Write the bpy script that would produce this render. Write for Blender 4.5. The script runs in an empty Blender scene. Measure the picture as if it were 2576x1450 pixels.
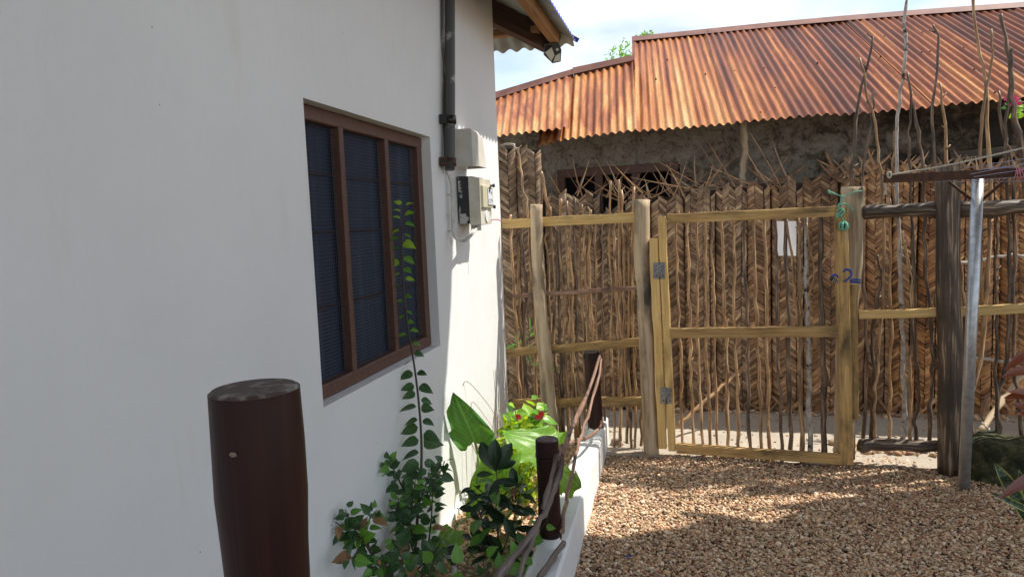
import bpy, math, random
import numpy as np
from mathutils import Vector, Matrix, noise as mnoise

random.seed(7); np.random.seed(7)
scene = bpy.context.scene
# ------------------------------------------------------------------ camera
CX, CY, FPX = 1287.5, 725.0, 1750.0        # working frame 2575 x 1450
_vy = np.array([1722-CX, CY-542, FPX]); _vy /= np.linalg.norm(_vy)
_dy = (FPX*FPX+(1722-CX)*730)/(CY-542)
_vz = np.array([-730, _dy, -FPX]); _vz /= np.linalg.norm(_vz)
_vx = -np.cross(_vy, _vz)
R = np.stack([_vx, _vy, _vz])
CAM = np.array([0, 0, 1.6])
cam_d = bpy.data.cameras.new('camera'); cam = bpy.data.objects.new('camera', cam_d)
scene.collection.objects.link(cam); scene.camera = cam
rt, up, fw = R@np.array([1,0,0]), R@np.array([0,1,0]), R@np.array([0,0,1])
M = Matrix.Identity(4)
for i in range(3):
    M[i][0], M[i][1], M[i][2], M[i][3] = rt[i], up[i], -fw[i], CAM[i]
cam.matrix_world = M
cam_d.sensor_width = 36.0; cam_d.lens = 36.0*FPX/2575.0
cam_d.clip_start = 0.05; cam_d.clip_end = 2000
# ------------------------------------------------------------------ sun, sky
SX, SY = 0.62, 0.27
sun_dir = Vector((SX, SY, 1.0)).normalized()
sd = bpy.data.lights.new('sun', 'SUN'); sd.energy = 3.7; sd.angle = math.radians(0.5); sd.color = (1.0, 0.94, 0.84)
so = bpy.data.objects.new('sun', sd); scene.collection.objects.link(so)
so.rotation_mode = 'QUATERNION'; so.rotation_quaternion = sun_dir.to_track_quat('Z', 'Y'); so.location = (8, 6, 20)
world = bpy.data.worlds.new('World'); scene.world = world; world.use_nodes = True
wn = world.node_tree; wn.nodes.clear(); wl = wn.links
def WN(t): return wn.nodes.new(t)
sky = WN('ShaderNodeTexSky'); sky.sky_type = 'NISHITA'; sky.sun_disc = False
sky.sun_elevation = math.asin(sun_dir.z); sky.sun_rotation = math.atan2(SX, SY)
tc = WN('ShaderNodeTexCoord'); mp = WN('ShaderNodeMapping'); mp.inputs['Scale'].default_value = (1.0, 1.0, 2.2)
nz = WN('ShaderNodeTexNoise'); nz.inputs['Scale'].default_value = 3.1; nz.inputs['Detail'].default_value = 9; nz.inputs['Roughness'].default_value = .55; nz.inputs['Distortion'].default_value = .3
cr = WN('ShaderNodeValToRGB'); cr.color_ramp.elements[0].position = .30; cr.color_ramp.elements[1].position = .66
cr.color_ramp.elements[0].color = (.45, .45, .45, 1); cr.color_ramp.elements[1].color = (.97, .97, .97, 1)
nz2 = WN('ShaderNodeTexNoise'); nz2.inputs['Scale'].default_value = 5.2; nz2.inputs['Detail'].default_value = 6
cr2 = WN('ShaderNodeValToRGB'); cr2.color_ramp.elements[0].position = .38; cr2.color_ramp.elements[1].position = .66
cr2.color_ramp.elements[0].color = (2.9, 3.4, 3.95, 1); cr2.color_ramp.elements[1].color = (5.6, 5.8, 5.95, 1)
mx = WN('ShaderNodeMixRGB'); bg = WN('ShaderNodeBackground'); bg.inputs['Strength'].default_value = 0.15
wo = WN('ShaderNodeOutputWorld')
wl.new(tc.outputs['Generated'], mp.inputs['Vector']); wl.new(mp.outputs[0], nz.inputs['Vector']); wl.new(mp.outputs[0], nz2.inputs['Vector'])
wl.new(nz.outputs['Fac'], cr.inputs[0]); wl.new(nz2.outputs['Fac'], cr2.inputs[0])
wl.new(cr.outputs[0], mx.inputs[0]); wl.new(sky.outputs[0], mx.inputs[1]); wl.new(cr2.outputs[0], mx.inputs[2])
wl.new(mx.outputs[0], bg.inputs[0]); wl.new(bg.outputs[0], wo.inputs[0])
scene.view_settings.view_transform = 'Standard'; scene.view_settings.look = 'None'
scene.view_settings.exposure = 0.76; scene.view_settings.gamma = 1.0
scene.cycles.use_denoising = True
scene.cycles.max_bounces = 7; scene.cycles.diffuse_bounces = 4; scene.cycles.transparent_max_bounces = 8
scene.cycles.caustics_reflective = False; scene.cycles.caustics_refractive = False
scene.cycles.sample_clamp_indirect = 6.0

# ------------------------------------------------------------------ picture geometry -> world points
def ray(px, py):
    return R@np.array([px-CX, CY-py, FPX])
def plane_pt(px, py, p0, n):
    d = ray(px, py); n = np.array(n, float)
    return CAM + d*(((np.array(p0, float)-CAM)@n)/(d@n))
def Q(px, py, y):                       # point at world depth y
    d = ray(px, py); return CAM + d*(y/d[1])
def G(px, py, z=0.0): return plane_pt(px, py, (0, 0, z), (0, 0, 1))
def proj(p):
    q = R.T@(np.array(p, float)-CAM); return CX+FPX*q[0]/q[2], CY-FPX*q[1]/q[2]
WX = -1.258                              # face of the white wall
def W(px, py, off=0.0): return plane_pt(px, py, (WX+off, 0, 0), (1, 0, 0))
FA = G(1627, 1137); FB = G(2390, 1185)
_fd = (FB-FA)/np.linalg.norm(FB-FA); FN = np.array([-_fd[1], _fd[0], 0])
def FP(px, py, off=0.0): return plane_pt(px, py, FA+FN*off, FN)      # fence plane, off = further back

# ------------------------------------------------------------------ materials
def new_mat(name):
    m = bpy.data.materials.new(name); m.use_nodes = True
    nt = m.node_tree; nt.nodes.clear()
    out = nt.nodes.new('ShaderNodeOutputMaterial'); b = nt.nodes.new('ShaderNodeBsdfPrincipled')
    nt.links.new(b.outputs[0], out.inputs[0])
    return m, nt, b, out
def nd(nt, t, **kw):
    n = nt.nodes.new(t)
    for k, v in kw.items():
        if k in n.inputs: n.inputs[k].default_value = v
        else: setattr(n, k, v)
    return n
def ramp(nt, stops):
    r = nt.nodes.new('ShaderNodeValToRGB'); e = r.color_ramp.elements
    while len(e) < len(stops): e.new(.5)
    for i, (p, c) in enumerate(stops):
        e[i].position = p; e[i].color = tuple(c)+((1,) if len(c) == 3 else ())
    return r
def coords(nt, kind, scale, offrand=True):
    m = nt.nodes.new('ShaderNodeMapping'); m.inputs['Scale'].default_value = scale
    if kind == 'uv':
        t = nt.nodes.new('ShaderNodeTexCoord'); src = t.outputs['UV']
    elif kind == 'pos':
        g = nt.nodes.new('ShaderNodeNewGeometry'); src = g.outputs['Position']
    else:
        t = nt.nodes.new('ShaderNodeTexCoord'); src = t.outputs['Object']
    nt.links.new(src, m.inputs['Vector'])
    if offrand:
        oi = nt.nodes.new('ShaderNodeObjectInfo'); mu = nt.nodes.new('ShaderNodeMath'); mu.operation = 'MULTIPLY'; mu.inputs[1].default_value = 37.0
        nt.links.new(oi.outputs['Random'], mu.inputs[0]); nt.links.new(mu.outputs[0], m.inputs['Location'])
    return m
def bump(nt, b, hsock, strength, dist=.01, chain=None):
    n = nt.nodes.new('ShaderNodeBump'); n.inputs['Strength'].default_value = strength; n.inputs['Distance'].default_value = dist
    nt.links.new(hsock, n.inputs['Height'])
    if chain is not None: nt.links.new(chain.outputs[0], n.inputs['Normal'])
    nt.links.new(n.outputs[0], b.inputs['Normal']); return n
def noise(nt, vec, scale, detail=5, rough=.55, dist=0.0):
    n = nd(nt, 'ShaderNodeTexNoise', Scale=scale, Detail=detail, Roughness=rough, Distortion=dist)
    if vec is not None: nt.links.new(vec.outputs[0], n.inputs['Vector'])
    return n
def mixc(nt, fac, a, b, mode='MIX'):
    n = nt.nodes.new('ShaderNodeMixRGB'); n.blend_type = mode
    for s, v in ((0, fac), (1, a), (2, b)):
        if hasattr(v, 'is_output'): nt.links.new(v, n.inputs[s])
        elif s == 0: n.inputs[0].default_value = v
        else: n.inputs[s].default_value = tuple(v)+((1,) if len(v) == 3 else ())
    return n.outputs[0]

def mat_wood(name, stops, su=70, sv=5, rough=.75, bstr=.5, blotch=None, var=.25, spec=.5):
    """grain stretched along v of the UV map (metres)"""
    m, nt, b, o = new_mat(name)
    c = coords(nt, 'uv', (su, sv, 1)); n = noise(nt, c, 1.0, 6, .6, .4)
    r = ramp(nt, stops); nt.links.new(n.outputs['Fac'], r.inputs[0]); col = r.outputs[0]
    c2 = coords(nt, 'uv', (su*.12, sv*.8, 1)); n2 = noise(nt, c2, 1.0, 4)
    if blotch:
        r2 = ramp(nt, [(blotch[1], (0, 0, 0)), (blotch[2], (1, 1, 1))]); nt.links.new(n2.outputs['Fac'], r2.inputs[0])
        col = mixc(nt, r2.outputs[0], col, blotch[0])
    hs = nd(nt, 'ShaderNodeHueSaturation'); oi = nt.nodes.new('ShaderNodeObjectInfo')
    mr = nd(nt, 'ShaderNodeMapRange'); mr.inputs[3].default_value = 1-var; mr.inputs[4].default_value = 1+var
    nt.links.new(oi.outputs['Random'], mr.inputs[0]); nt.links.new(mr.outputs[0], hs.inputs['Value']); nt.links.new(col, hs.inputs['Color'])
    nt.links.new(hs.outputs[0], b.inputs['Base Color']); b.inputs['Roughness'].default_value = rough; b.inputs['Specular IOR Level'].default_value = spec
    bump(nt, b, n.outputs['Fac'], bstr, .006)
    return m
MAT = {}
MAT['pale_wood'] = mat_wood('pale_sawn_wood', [(.25, (.44, .27, .095)), (.5, (.66, .44, .165)), (.75, (.78, .57, .26))], 60, 3, .7, .35, ((.20, .12, .05), .56, .78), .12)
MAT['stained_wood'] = mat_wood('stained_sawn_wood', [(.25, (.21, .115, .045)), (.5, (.45, .28, .105)), (.78, (.62, .42, .18))], 70, 4, .75, .45, ((.06, .045, .02), .50, .72), .15)
MAT['grey_pole'] = mat_wood('weathered_pole', [(.3, (.27, .185, .11)), (.5, (.50, .385, .255)), (.75, (.64, .52, .36))], 30, 2.5, .85, .6, ((.07, .055, .045), .56, .72), .1)
MAT['dark_pole'] = mat_wood('dark_pole', [(.38, (.045, .03, .022)), (.54, (.12, .082, .055)), (.68, (.46, .34, .23))], 55, 3.5, .55, .6, ((.05, .037, .03), .50, .66), .1)
MAT['bark'] = mat_wood('picket_bark', [(.3, (.17, .085, .04)), (.5, (.40, .235, .11)), (.72, (.74, .54, .32))], 60, 7, .5, .35, ((.07, .045, .03), .50, .70), .30, .55)
MAT['dark_bark'] = mat_wood('dark_bark', [(.3, (.05, .03, .018)), (.5, (.14, .088, .055)), (.72, (.42, .31, .21))], 60, 7, .5, .35, ((.03, .02, .018), .50, .70), .30, .55)
MAT['white_bark'] = mat_wood('pale_bark', [(.3, (.20, .16, .13)), (.5, (.45, .40, .35)), (.7, (.62, .57, .50))], 30, 20, .8, .4, ((.05, .04, .035), .58, .66), .1)
MAT['driftwood'] = mat_wood('bare_branch', [(.3, (.09, .065, .055)), (.5, (.20, .155, .13)), (.75, (.36, .30, .26))], 90, 5, .6, .6, ((.05, .035, .03), .52, .7), .2)
MAT['red_branch'] = mat_wood('reddish_branch', [(.3, (.12, .06, .04)), (.5, (.25, .14, .095)), (.75, (.42, .29, .21))], 60, 8, .65, .4, ((.04, .03, .025), .58, .68), .1)
MAT['house_timber'] = mat_wood('roof_timber', [(.3, (.17, .075, .03)), (.5, (.32, .16, .06)), (.75, (.42, .23, .10))], 60, 3, .7, .3, None, .1)
MAT['dark_timber'] = mat_wood('dark_rafter', [(.3, (.025, .014, .010)), (.5, (.06, .03, .02)), (.75, (.13, .07, .04))], 60, 3, .7, .3, None, .1)

def mat_simple(name, col, rough=.6, metal=0.0, nscale=0, ncol=None, bstr=0, kind='pos', lo=.4, hi=.7, spec=.5):
    m, nt, b, o = new_mat(name)
    b.inputs['Roughness'].default_value = rough; b.inputs['Metallic'].default_value = metal
    b.inputs['Specular IOR Level'].default_value = spec
    b.inputs['Base Color'].default_value = tuple(col)+(1,)
    if nscale:
        c = coords(nt, kind, (1, 1, 1), False); n = noise(nt, c, nscale, 6, .6)
        r = ramp(nt, [(lo, col), (hi, ncol or tuple(x*.7 for x in col))]); nt.links.new(n.outputs['Fac'], r.inputs[0])
        nt.links.new(r.outputs[0], b.inputs['Base Color'])
        if bstr: bump(nt, b, n.outputs['Fac'], bstr, .004)
    return m
MAT['brown_paint'] = mat_wood('dark_brown_painted_wood', [(.3, (.022, .008, .0065)), (.55, (.035, .0118, .009)), (.8, (.052, .021, .016))], 45, 2.2, .45, .35, ((.022, .008, .007), .5, .7), .05, .25)
MAT['frame_brown'] = mat_simple('window_frame_brown', (.13, .062, .042), .55, 0, 60, (.08, .04, .028), .5)
MAT['steel'] = mat_simple('galvanised_steel', (.55, .57, .59), .36, .6, 30, (.36, .38, .41), .06)
MAT['rusty_iron'] = mat_simple('rusty_iron', (.055, .022, .014), .7, .2, 40, (.12, .05, .025), .4)
MAT['black'] = mat_simple('black_plastic', (.012, .012, .013), .35)
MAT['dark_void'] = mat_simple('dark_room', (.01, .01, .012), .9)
MAT['pvc_dark'] = mat_simple('dark_grey_pipe', (.065, .066, .066), .5, 0, 9, (.30, .30, .29), .1, lo=.60, hi=.66)
MAT['pvc_white'] = mat_simple('white_conduit', (.62, .62, .58), .5, 0, 20, (.45, .44, .40), .1)
MAT['box_white'] = mat_simple('meter_plastic', (.62, .60, .52), .45, 0, 12, (.50, .44, .32), .05)
MAT['box_side'] = mat_simple('meter_side', (.018, .018, .022), .4, 0, 13, (.42, .42, .41), .1, lo=.54, hi=.57)
MAT['cover_white'] = mat_simple('meter_hood', (.60, .59, .55), .5, 0, 9, (.50, .46, .38), .05)
MAT['clear_plastic'] = mat_simple('yellowed_window', (.60, .57, .40), .2)
MAT['paper'] = mat_simple('white_paper', (.86, .86, .88), .7)
_m, _nt, _b, _o = new_mat('thin_white_paper'); _b.inputs['Base Color'].default_value = (.86, .86, .88, 1); _b.inputs['Roughness'].default_value = .7
_t = _nt.nodes.new('ShaderNodeBsdfTranslucent'); _t.inputs['Color'].default_value = (.86, .86, .9, 1); _s = _nt.nodes.new('ShaderNodeMixShader'); _s.inputs[0].default_value = .5
_nt.links.new(_b.outputs[0], _s.inputs[1]); _nt.links.new(_t.outputs[0], _s.inputs[2]); _nt.links.new(_s.outputs[0], _o.inputs[0]); MAT['paper'] = _m
MAT['green_rope'] = mat_simple('green_rope', (.10, .45, .26), .8, 0, 200, (.35, .55, .48), .6)
MAT['blue_cable'] = mat_simple('blue_cable', (.01, .06, .40), .35)
MAT['rope'] = mat_simple('white_rope', (.60, .56, .46), .8, 0, 300, (.35, .32, .26), .6)
MAT['line'] = mat_simple('lilac_line', (.36, .36, .48), .5)
MAT['pink'] = mat_simple('pink_string', (.75, .25, .30), .6)
MAT['wire'] = mat_simple('mesh_wire', (.045, .062, .09), .45, .2)
MAT['hinge'] = mat_simple('zinc_hinge', (.30, .31, .32), .38, .8, 60, (.16, .15, .14), .1)
MAT['solar'] = mat_simple('lamp_lens', (.55, .54, .46), .25)
MAT['red_petal'] = mat_simple('red_petal', (.65, .02, .03), .5)
MAT['pink_petal'] = mat_simple('pink_petal', (.80, .05, .20), .5)
MAT['ink'] = mat_simple('black_print', (.02, .02, .025), .5)
MAT['sign_white'] = mat_simple('sign_white', (.70, .74, .78), .4)

def mat_plaster():
    m, nt, b, o = new_mat('white_plaster')
    c = coords(nt, 'pos', (1, 1, 1), False)
    n1 = noise(nt, c, 1.1, 4); r = ramp(nt, [(.3, (.74, .755, .76)), (.7, (.81, .82, .825))]); nt.links.new(n1.outputs['Fac'], r.inputs[0])
    c2 = coords(nt, 'pos', (3, 3, .8), False); n2 = noise(nt, c2, 1.5, 6, .6); r2 = ramp(nt, [(.60, (0, 0, 0)), (.80, (1, 1, 1))]); nt.links.new(n2.outputs['Fac'], r2.inputs[0])
    mu = nt.nodes.new('ShaderNodeMath'); mu.operation = 'MULTIPLY'; mu.inputs[1].default_value = .45
    nt.links.new(r2.outputs[0], mu.inputs[0])
    col = mixc(nt, mu.outputs[0], r.outputs[0], (.66, .63, .55))
    # rare dark specks
    v = nd(nt, 'ShaderNodeTexVoronoi', Scale=7.0); nt.links.new(c.outputs[0], v.inputs['Vector'])
    r3 = ramp(nt, [(.012, (1, 1, 1)), (.022, (0, 0, 0))]); nt.links.new(v.outputs['Distance'], r3.inputs[0])
    col = mixc(nt, r3.outputs[0], col, (.3, .29, .28))
    nt.links.new(col, b.inputs['Base Color']); b.inputs['Roughness'].default_value = .62
    # trowel marks: streaky relief, fine grain, broad waves
    c4 = coords(nt, 'pos', (1, 2.2, .7), False); c4.inputs['Rotation'].default_value = (.35, 0, 0)
    n4 = noise(nt, c4, 2.4, 3, .45, 1.2)
    r4 = ramp(nt, [(.30, (0, 0, 0)), (.5, (.5, .5, .5)), (.60, (.72, .72, .72)), (.66, (.95, .95, .95)), (.8, (.85, .85, .85))]); nt.links.new(n4.outputs['Fac'], r4.inputs[0])
    b1 = bump(nt, b, r4.outputs[0], .17, .016)
    n5 = noise(nt, c, 120, 4, .7); b2 = bump(nt, b, n5.outputs['Fac'], .4, .003, b1)
    n6 = noise(nt, c, 14, 5, .6); bump(nt, b, n6.outputs['Fac'], .22, .012, b2)
    return m
MAT['plaster'] = mat_plaster()

def mat_rust():
    m, nt, b, o = new_mat('rusty_corrugated_iron')
    oi = nt.nodes.new('ShaderNodeObjectInfo')
    c = coords(nt, 'uv', (9, .55, 1)); n = noise(nt, c, 1.0, 7, .66, .25)
    add = nt.nodes.new('ShaderNodeMath'); add.operation = 'ADD'
    mr = nd(nt, 'ShaderNodeAttribute', attribute_type='OBJECT', attribute_name='pale')
    nt.links.new(n.outputs['Fac'], add.inputs[0]); nt.links.new(mr.outputs['Fac'], add.inputs[1])
    r = ramp(nt, [(.34, (.075, .021, .010)), (.47, (.16, .045, .016)), (.57, (.28, .085, .024)), (.67, (.44, .185, .055)), (.82, (.58, .36, .16))])
    tcu_ = nt.nodes.new('ShaderNodeTexCoord'); su_ = nt.nodes.new('ShaderNodeSeparateXYZ'); nt.links.new(tcu_.outputs['UV'], su_.inputs[0])
    mg = nd(nt, 'ShaderNodeMapRange'); mg.inputs[1].default_value = 0.0; mg.inputs[2].default_value = 2.5; mg.inputs[3].default_value = .07; mg.inputs[4].default_value = -.05
    nt.links.new(su_.outputs[1], mg.inputs[0]); ad2 = nt.nodes.new('ShaderNodeMath'); nt.links.new(add.outputs[0], ad2.inputs[0]); nt.links.new(mg.outputs[0], ad2.inputs[1])
    nt.links.new(ad2.outputs[0], r.inputs[0])
    c2 = coords(nt, 'uv', (60, 60, 1)); n2 = noise(nt, c2, 1.0, 5, .7); r2 = ramp(nt, [(.35, (.7, .68, .66)), (.65, (1.25, 1.15, 1.05))]); nt.links.new(n2.outputs['Fac'], r2.inputs[0])
    col = mixc(nt, 1.0, r.outputs[0], r2.outputs[0], 'MULTIPLY')
    nt.links.new(col, b.inputs['Base Color']); b.inputs['Roughness'].default_value = .42; b.inputs['Metallic'].default_value = .0
    b.inputs['Specular IOR Level'].default_value = .2
    bump(nt, b, n2.outputs['Fac'], .15, .003)
    return m
MAT['rust'] = mat_rust()
MAT['ridge'] = mat_simple('rusty_ridge_cap', (.15, .055, .035), .5, 0, 6, (.24, .10, .06), .1)

def mat_mud():
    m, nt, b, o = new_mat('rough_lime_wall')
    c = coords(nt, 'pos', (1, 1, 1), False)
    n = noise(nt, c, 4.5, 10, .74, .35)
    sx = nt.nodes.new('ShaderNodeSeparateXYZ'); nt.links.new(c.outputs[0], sx.inputs[0])
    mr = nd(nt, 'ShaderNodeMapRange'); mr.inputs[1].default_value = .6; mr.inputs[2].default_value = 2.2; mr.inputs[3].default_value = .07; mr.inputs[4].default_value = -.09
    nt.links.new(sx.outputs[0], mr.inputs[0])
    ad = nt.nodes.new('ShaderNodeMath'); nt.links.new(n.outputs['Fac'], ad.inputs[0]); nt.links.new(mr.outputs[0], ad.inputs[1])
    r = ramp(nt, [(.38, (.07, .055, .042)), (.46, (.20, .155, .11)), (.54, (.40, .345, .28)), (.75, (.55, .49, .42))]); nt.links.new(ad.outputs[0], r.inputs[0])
    n9 = noise(nt, c, 19, 9, .75, .8); r9 = ramp(nt, [(.36, (.25, .21, .17)), (.47, (.85, .83, .80)), (.7, (1.05, 1.04, 1.02))]); nt.links.new(n9.outputs['Fac'], r9.inputs[0])
    mc9 = mixc(nt, 1.0, r.outputs[0], r9.outputs[0], 'MULTIPLY')
    nt.links.new(mc9, b.inputs['Base Color']); b.inputs['Roughness'].default_value = .95
    n2 = noise(nt, c, 22, 8, .7, .6); b1 = bump(nt, b, n2.outputs['Fac'], 1.0, .06)
    v = nd(nt, 'ShaderNodeTexVoronoi', Scale=9.0, feature='DISTANCE_TO_EDGE'); nt.links.new(c.outputs[0], v.inputs['Vector'])
    return m
MAT['mud'] = mat_mud()

def mat_palm(name, use_obj):
    m, nt, b, o = new_mat(name)
    if use_obj:
        oi = nt.nodes.new('ShaderNodeObjectInfo'); rnd = oi.outputs['Random']
        at = nd(nt, 'ShaderNodeAttribute', attribute_type='OBJECT', attribute_name='warm'); warm = at.outputs['Fac']
    else:
        at = nd(nt, 'ShaderNodeAttribute', attribute_name='tint'); s = nt.nodes.new('ShaderNodeSeparateColor'); nt.links.new(at.outputs['Color'], s.inputs[0])
        rnd, warm = s.outputs[0], s.outputs[1]
    ra = ramp(nt, [(0, (.16, .108, .068)), (.35, (.28, .20, .135)), (.8, (.43, .32, .22)), (1, (.62, .49, .35))]); nt.links.new(rnd, ra.inputs[0])
    rb = ramp(nt, [(0, (.20, .09, .038)), (.4, (.37, .185, .076)), (.85, (.52, .285, .12)), (1, (.68, .42, .19))]); nt.links.new(rnd, rb.inputs[0])
    col = mixc(nt, warm, ra.outputs[0], rb.outputs[0])
    c = coords(nt, 'pos', (25, 25, 25), False); n = noise(nt, c, 1.0, 5, .65)
    r2 = ramp(nt, [(.32, (.68, .65, .62)), (.6, (1.25, 1.22, 1.18))]); nt.links.new(n.outputs['Fac'], r2.inputs[0])
    col = mixc(nt, 1.0, col, r2.outputs[0], 'MULTIPLY')
    c3 = coords(nt, 'pos', (2.5, 2.5, 1.6), False); n3 = noise(nt, c3, 1.0, 4, .6)
    r3 = ramp(nt, [(.36, (.55, .53, .50)), (.56, (1.08, 1.06, 1.04))]); nt.links.new(n3.outputs['Fac'], r3.inputs[0])
    col = mixc(nt, 1.0, col, r3.outputs[0], 'MULTIPLY')
    nt.links.new(col, b.inputs['Base Color']); b.inputs['Roughness'].default_value = .6
    cu = coords(nt, 'uv', (2, 26, 1), False); nu = noise(nt, cu, 1.0, 3); bump(nt, b, nu.outputs['Fac'], .4, .004)
    return m
MAT['palm_obj'] = mat_palm('dry_palm_strip', True); MAT['palm'] = mat_palm('dry_palm_weave', False)
MAT['palm_back'] = mat_simple('palm_mat_backing', (.045, .03, .022), .9, 0, 20, (.02, .014, .01), .4)

def mat_gravel():
    m, nt, b, o = new_mat('crushed_stone')
    at = nd(nt, 'ShaderNodeAttribute', attribute_name='tint')
    c = coords(nt, 'pos', (1, 1, 1), False); n = noise(nt, c, 160, 4, .6); r = ramp(nt, [(.3, (.72, .70, .68)), (.7, (1.1, 1.1, 1.1))]); nt.links.new(n.outputs['Fac'], r.inputs[0])
    col = mixc(nt, 1.0, at.outputs['Color'], r.outputs[0], 'MULTIPLY')
    nt.links.new(col, b.inputs['Base Color']); b.inputs['Roughness'].default_value = .8
    return m
MAT['gravel'] = mat_gravel()
def mat_ground(name, a, bb, sc, bs):
    m, nt, b, o = new_mat(name)
    c = coords(nt, 'pos', (1, 1, 1), False); n = noise(nt, c, sc, 10, .7); r = ramp(nt, [(.35, a), (.65, bb)]); nt.links.new(n.outputs['Fac'], r.inputs[0])
    nt.links.new(r.outputs[0], b.inputs['Base Color']); b.inputs['Roughness'].default_value = .95
    n2 = noise(nt, c, sc*12, 6, .7); bump(nt, b, n2.outputs['Fac'], bs, .02); return m
MAT['sand'] = mat_ground('packed_sand', (.36, .315, .255), (.50, .44, .355), 1.2, .6)
MAT['soil'] = mat_ground('soil_under_gravel', (.10, .07, .05), (.2, .14, .10), 6, .8)

def mat_leaf(name, col, col2, trans=.35, rough=.35, spots=False):
    m, nt, b, o = new_mat(name)
    oi = nt.nodes.new('ShaderNodeObjectInfo'); base = mixc(nt, oi.outputs['Random'], col, col2)
    at = nd(nt, 'ShaderNodeTexCoord')
    sp = nt.nodes.new('ShaderNodeSeparateXYZ'); nt.links.new(at.outputs['UV'], sp.inputs[0])
    # veins: ribs fanning off the midrib (u along, v across)
    a1 = nt.nodes.new('ShaderNodeMath'); a1.operation = 'ABSOLUTE'; s0 = nt.nodes.new('ShaderNodeMath'); s0.operation = 'SUBTRACT'; s0.inputs[1].default_value = .5
    nt.links.new(sp.outputs[1], s0.inputs[0]); nt.links.new(s0.outputs[0], a1.inputs[0])
    m1 = nt.nodes.new('ShaderNodeMath'); m1.operation = 'MULTIPLY_ADD'; m1.inputs[1].default_value = -.9; nt.links.new(a1.outputs[0], m1.inputs[0]); nt.links.new(sp.outputs[0], m1.inputs[2])
    m2 = nt.nodes.new('ShaderNodeMath'); m2.operation = 'MULTIPLY'; m2.inputs[1].default_value = 50.0; nt.links.new(m1.outputs[0], m2.inputs[0])
    m3 = nt.nodes.new('ShaderNodeMath'); m3.operation = 'SINE'; nt.links.new(m2.outputs[0], m3.inputs[0])
    r = ramp(nt, [(.93, (0, 0, 0)), (1.0, (.35, .35, .35))]); mm = nd(nt, 'ShaderNodeMapRange'); mm.inputs[1].default_value = -1; nt.links.new(m3.outputs[0], mm.inputs[0]); nt.links.new(mm.outputs[0], r.inputs[0])
    light = tuple(min(1, x*1.8+.04) for x in col)
    base = mixc(nt, r.outputs[0], base, light)
    rm = ramp(nt, [(.012, (.5, .5, .5)), (.03, (0, 0, 0))]); nt.links.new(a1.outputs[0], rm.inputs[0]); base = mixc(nt, rm.outputs[0], base, light)
    if spots:
        c = coords(nt, 'pos', (1, 1, 1), False); v = nd(nt, 'ShaderNodeTexVoronoi', Scale=130.0); nt.links.new(c.outputs[0], v.inputs['Vector'])
        n = noise(nt, c, 8, 3)
        mulm = nt.nodes.new('ShaderNodeMath'); mulm.operation = 'MULTIPLY'
        r5 = ramp(nt, [(.16, (1, 1, 1)), (.26, (0, 0, 0))]); nt.links.new(v.outputs['Distance'], r5.inputs[0])
        r6 = ramp(nt, [(.5, (0, 0, 0)), (.62, (.7, .7, .7))]); nt.links.new(n.outputs['Fac'], r6.inputs[0])
        nt.links.new(r5.outputs[0], mulm.inputs[0]); nt.links.new(r6.outputs[0], mulm.inputs[1])
        base = mixc(nt, mulm.outputs[0], base, (.35, .42, .38))
    nt.links.new(base, b.inputs['Base Color']); b.inputs['Roughness'].default_value = rough
    tr = nt.nodes.new('ShaderNodeBsdfTranslucent'); gm = nt.nodes.new('ShaderNodeGamma'); gm.inputs[1].default_value = .8
    tcol = mixc(nt, 1.0, base, (1.9, 1.8, .5), 'MULTIPLY'); nt.links.new(tcol, tr.inputs['Color'])
    ms = nt.nodes.new('ShaderNodeMixShader'); ms.inputs[0].default_value = trans
    nt.links.new(b.outputs[0], ms.inputs[1]); nt.links.new(tr.outputs[0], ms.inputs[2]); nt.links.new(ms.outputs[0], o.inputs[0])
    return m
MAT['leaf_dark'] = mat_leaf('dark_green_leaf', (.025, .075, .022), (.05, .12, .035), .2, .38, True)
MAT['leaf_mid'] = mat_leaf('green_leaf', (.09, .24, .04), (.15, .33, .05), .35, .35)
MAT['leaf_young'] = mat_leaf('young_leaf', (.22, .42, .05), (.32, .50, .07), .4, .4)
MAT['leaf_deep'] = mat_leaf('deep_green_leaf', (.012, .035, .012), (.022, .055, .018), .12, .28)
MAT['leaf_taro'] = mat_leaf('broad_leaf', (.15, .33, .06), (.20, .38, .07), .5, .38)
MAT['leaf_gloss'] = mat_leaf('glossy_broad_leaf', (.06, .17, .045), (.07, .19, .05), .22, .22)
MAT['leaf_yellow'] = mat_leaf('lime_leaf', (.30, .42, .03), (.42, .50, .05), .5, .45)
MAT['leaf_red'] = mat_leaf('red_leaf', (.17, .045, .025), (.26, .085, .04), .35, .35)
MAT['leaf_snake'] = mat_simple('snake_leaf', (.02, .05, .025), .4, 0, 60, (.14, .20, .12), .1, lo=.5, hi=.6)
MAT['leaf_snake_edge'] = mat_simple('snake_leaf_edge', (.38, .40, .10), .4)
MAT['stem'] = mat_simple('green_brown_stem', (.05, .04, .02), .6, 0, 30, (.09, .06, .035), .2)
MAT['petiole'] = mat_simple('pale_green_stalk', (.22, .33, .08), .45)
MAT['dry_grass'] = mat_simple('dry_grass', (.30, .17, .07), .7, 0, 20, (.16, .09, .04))

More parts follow.
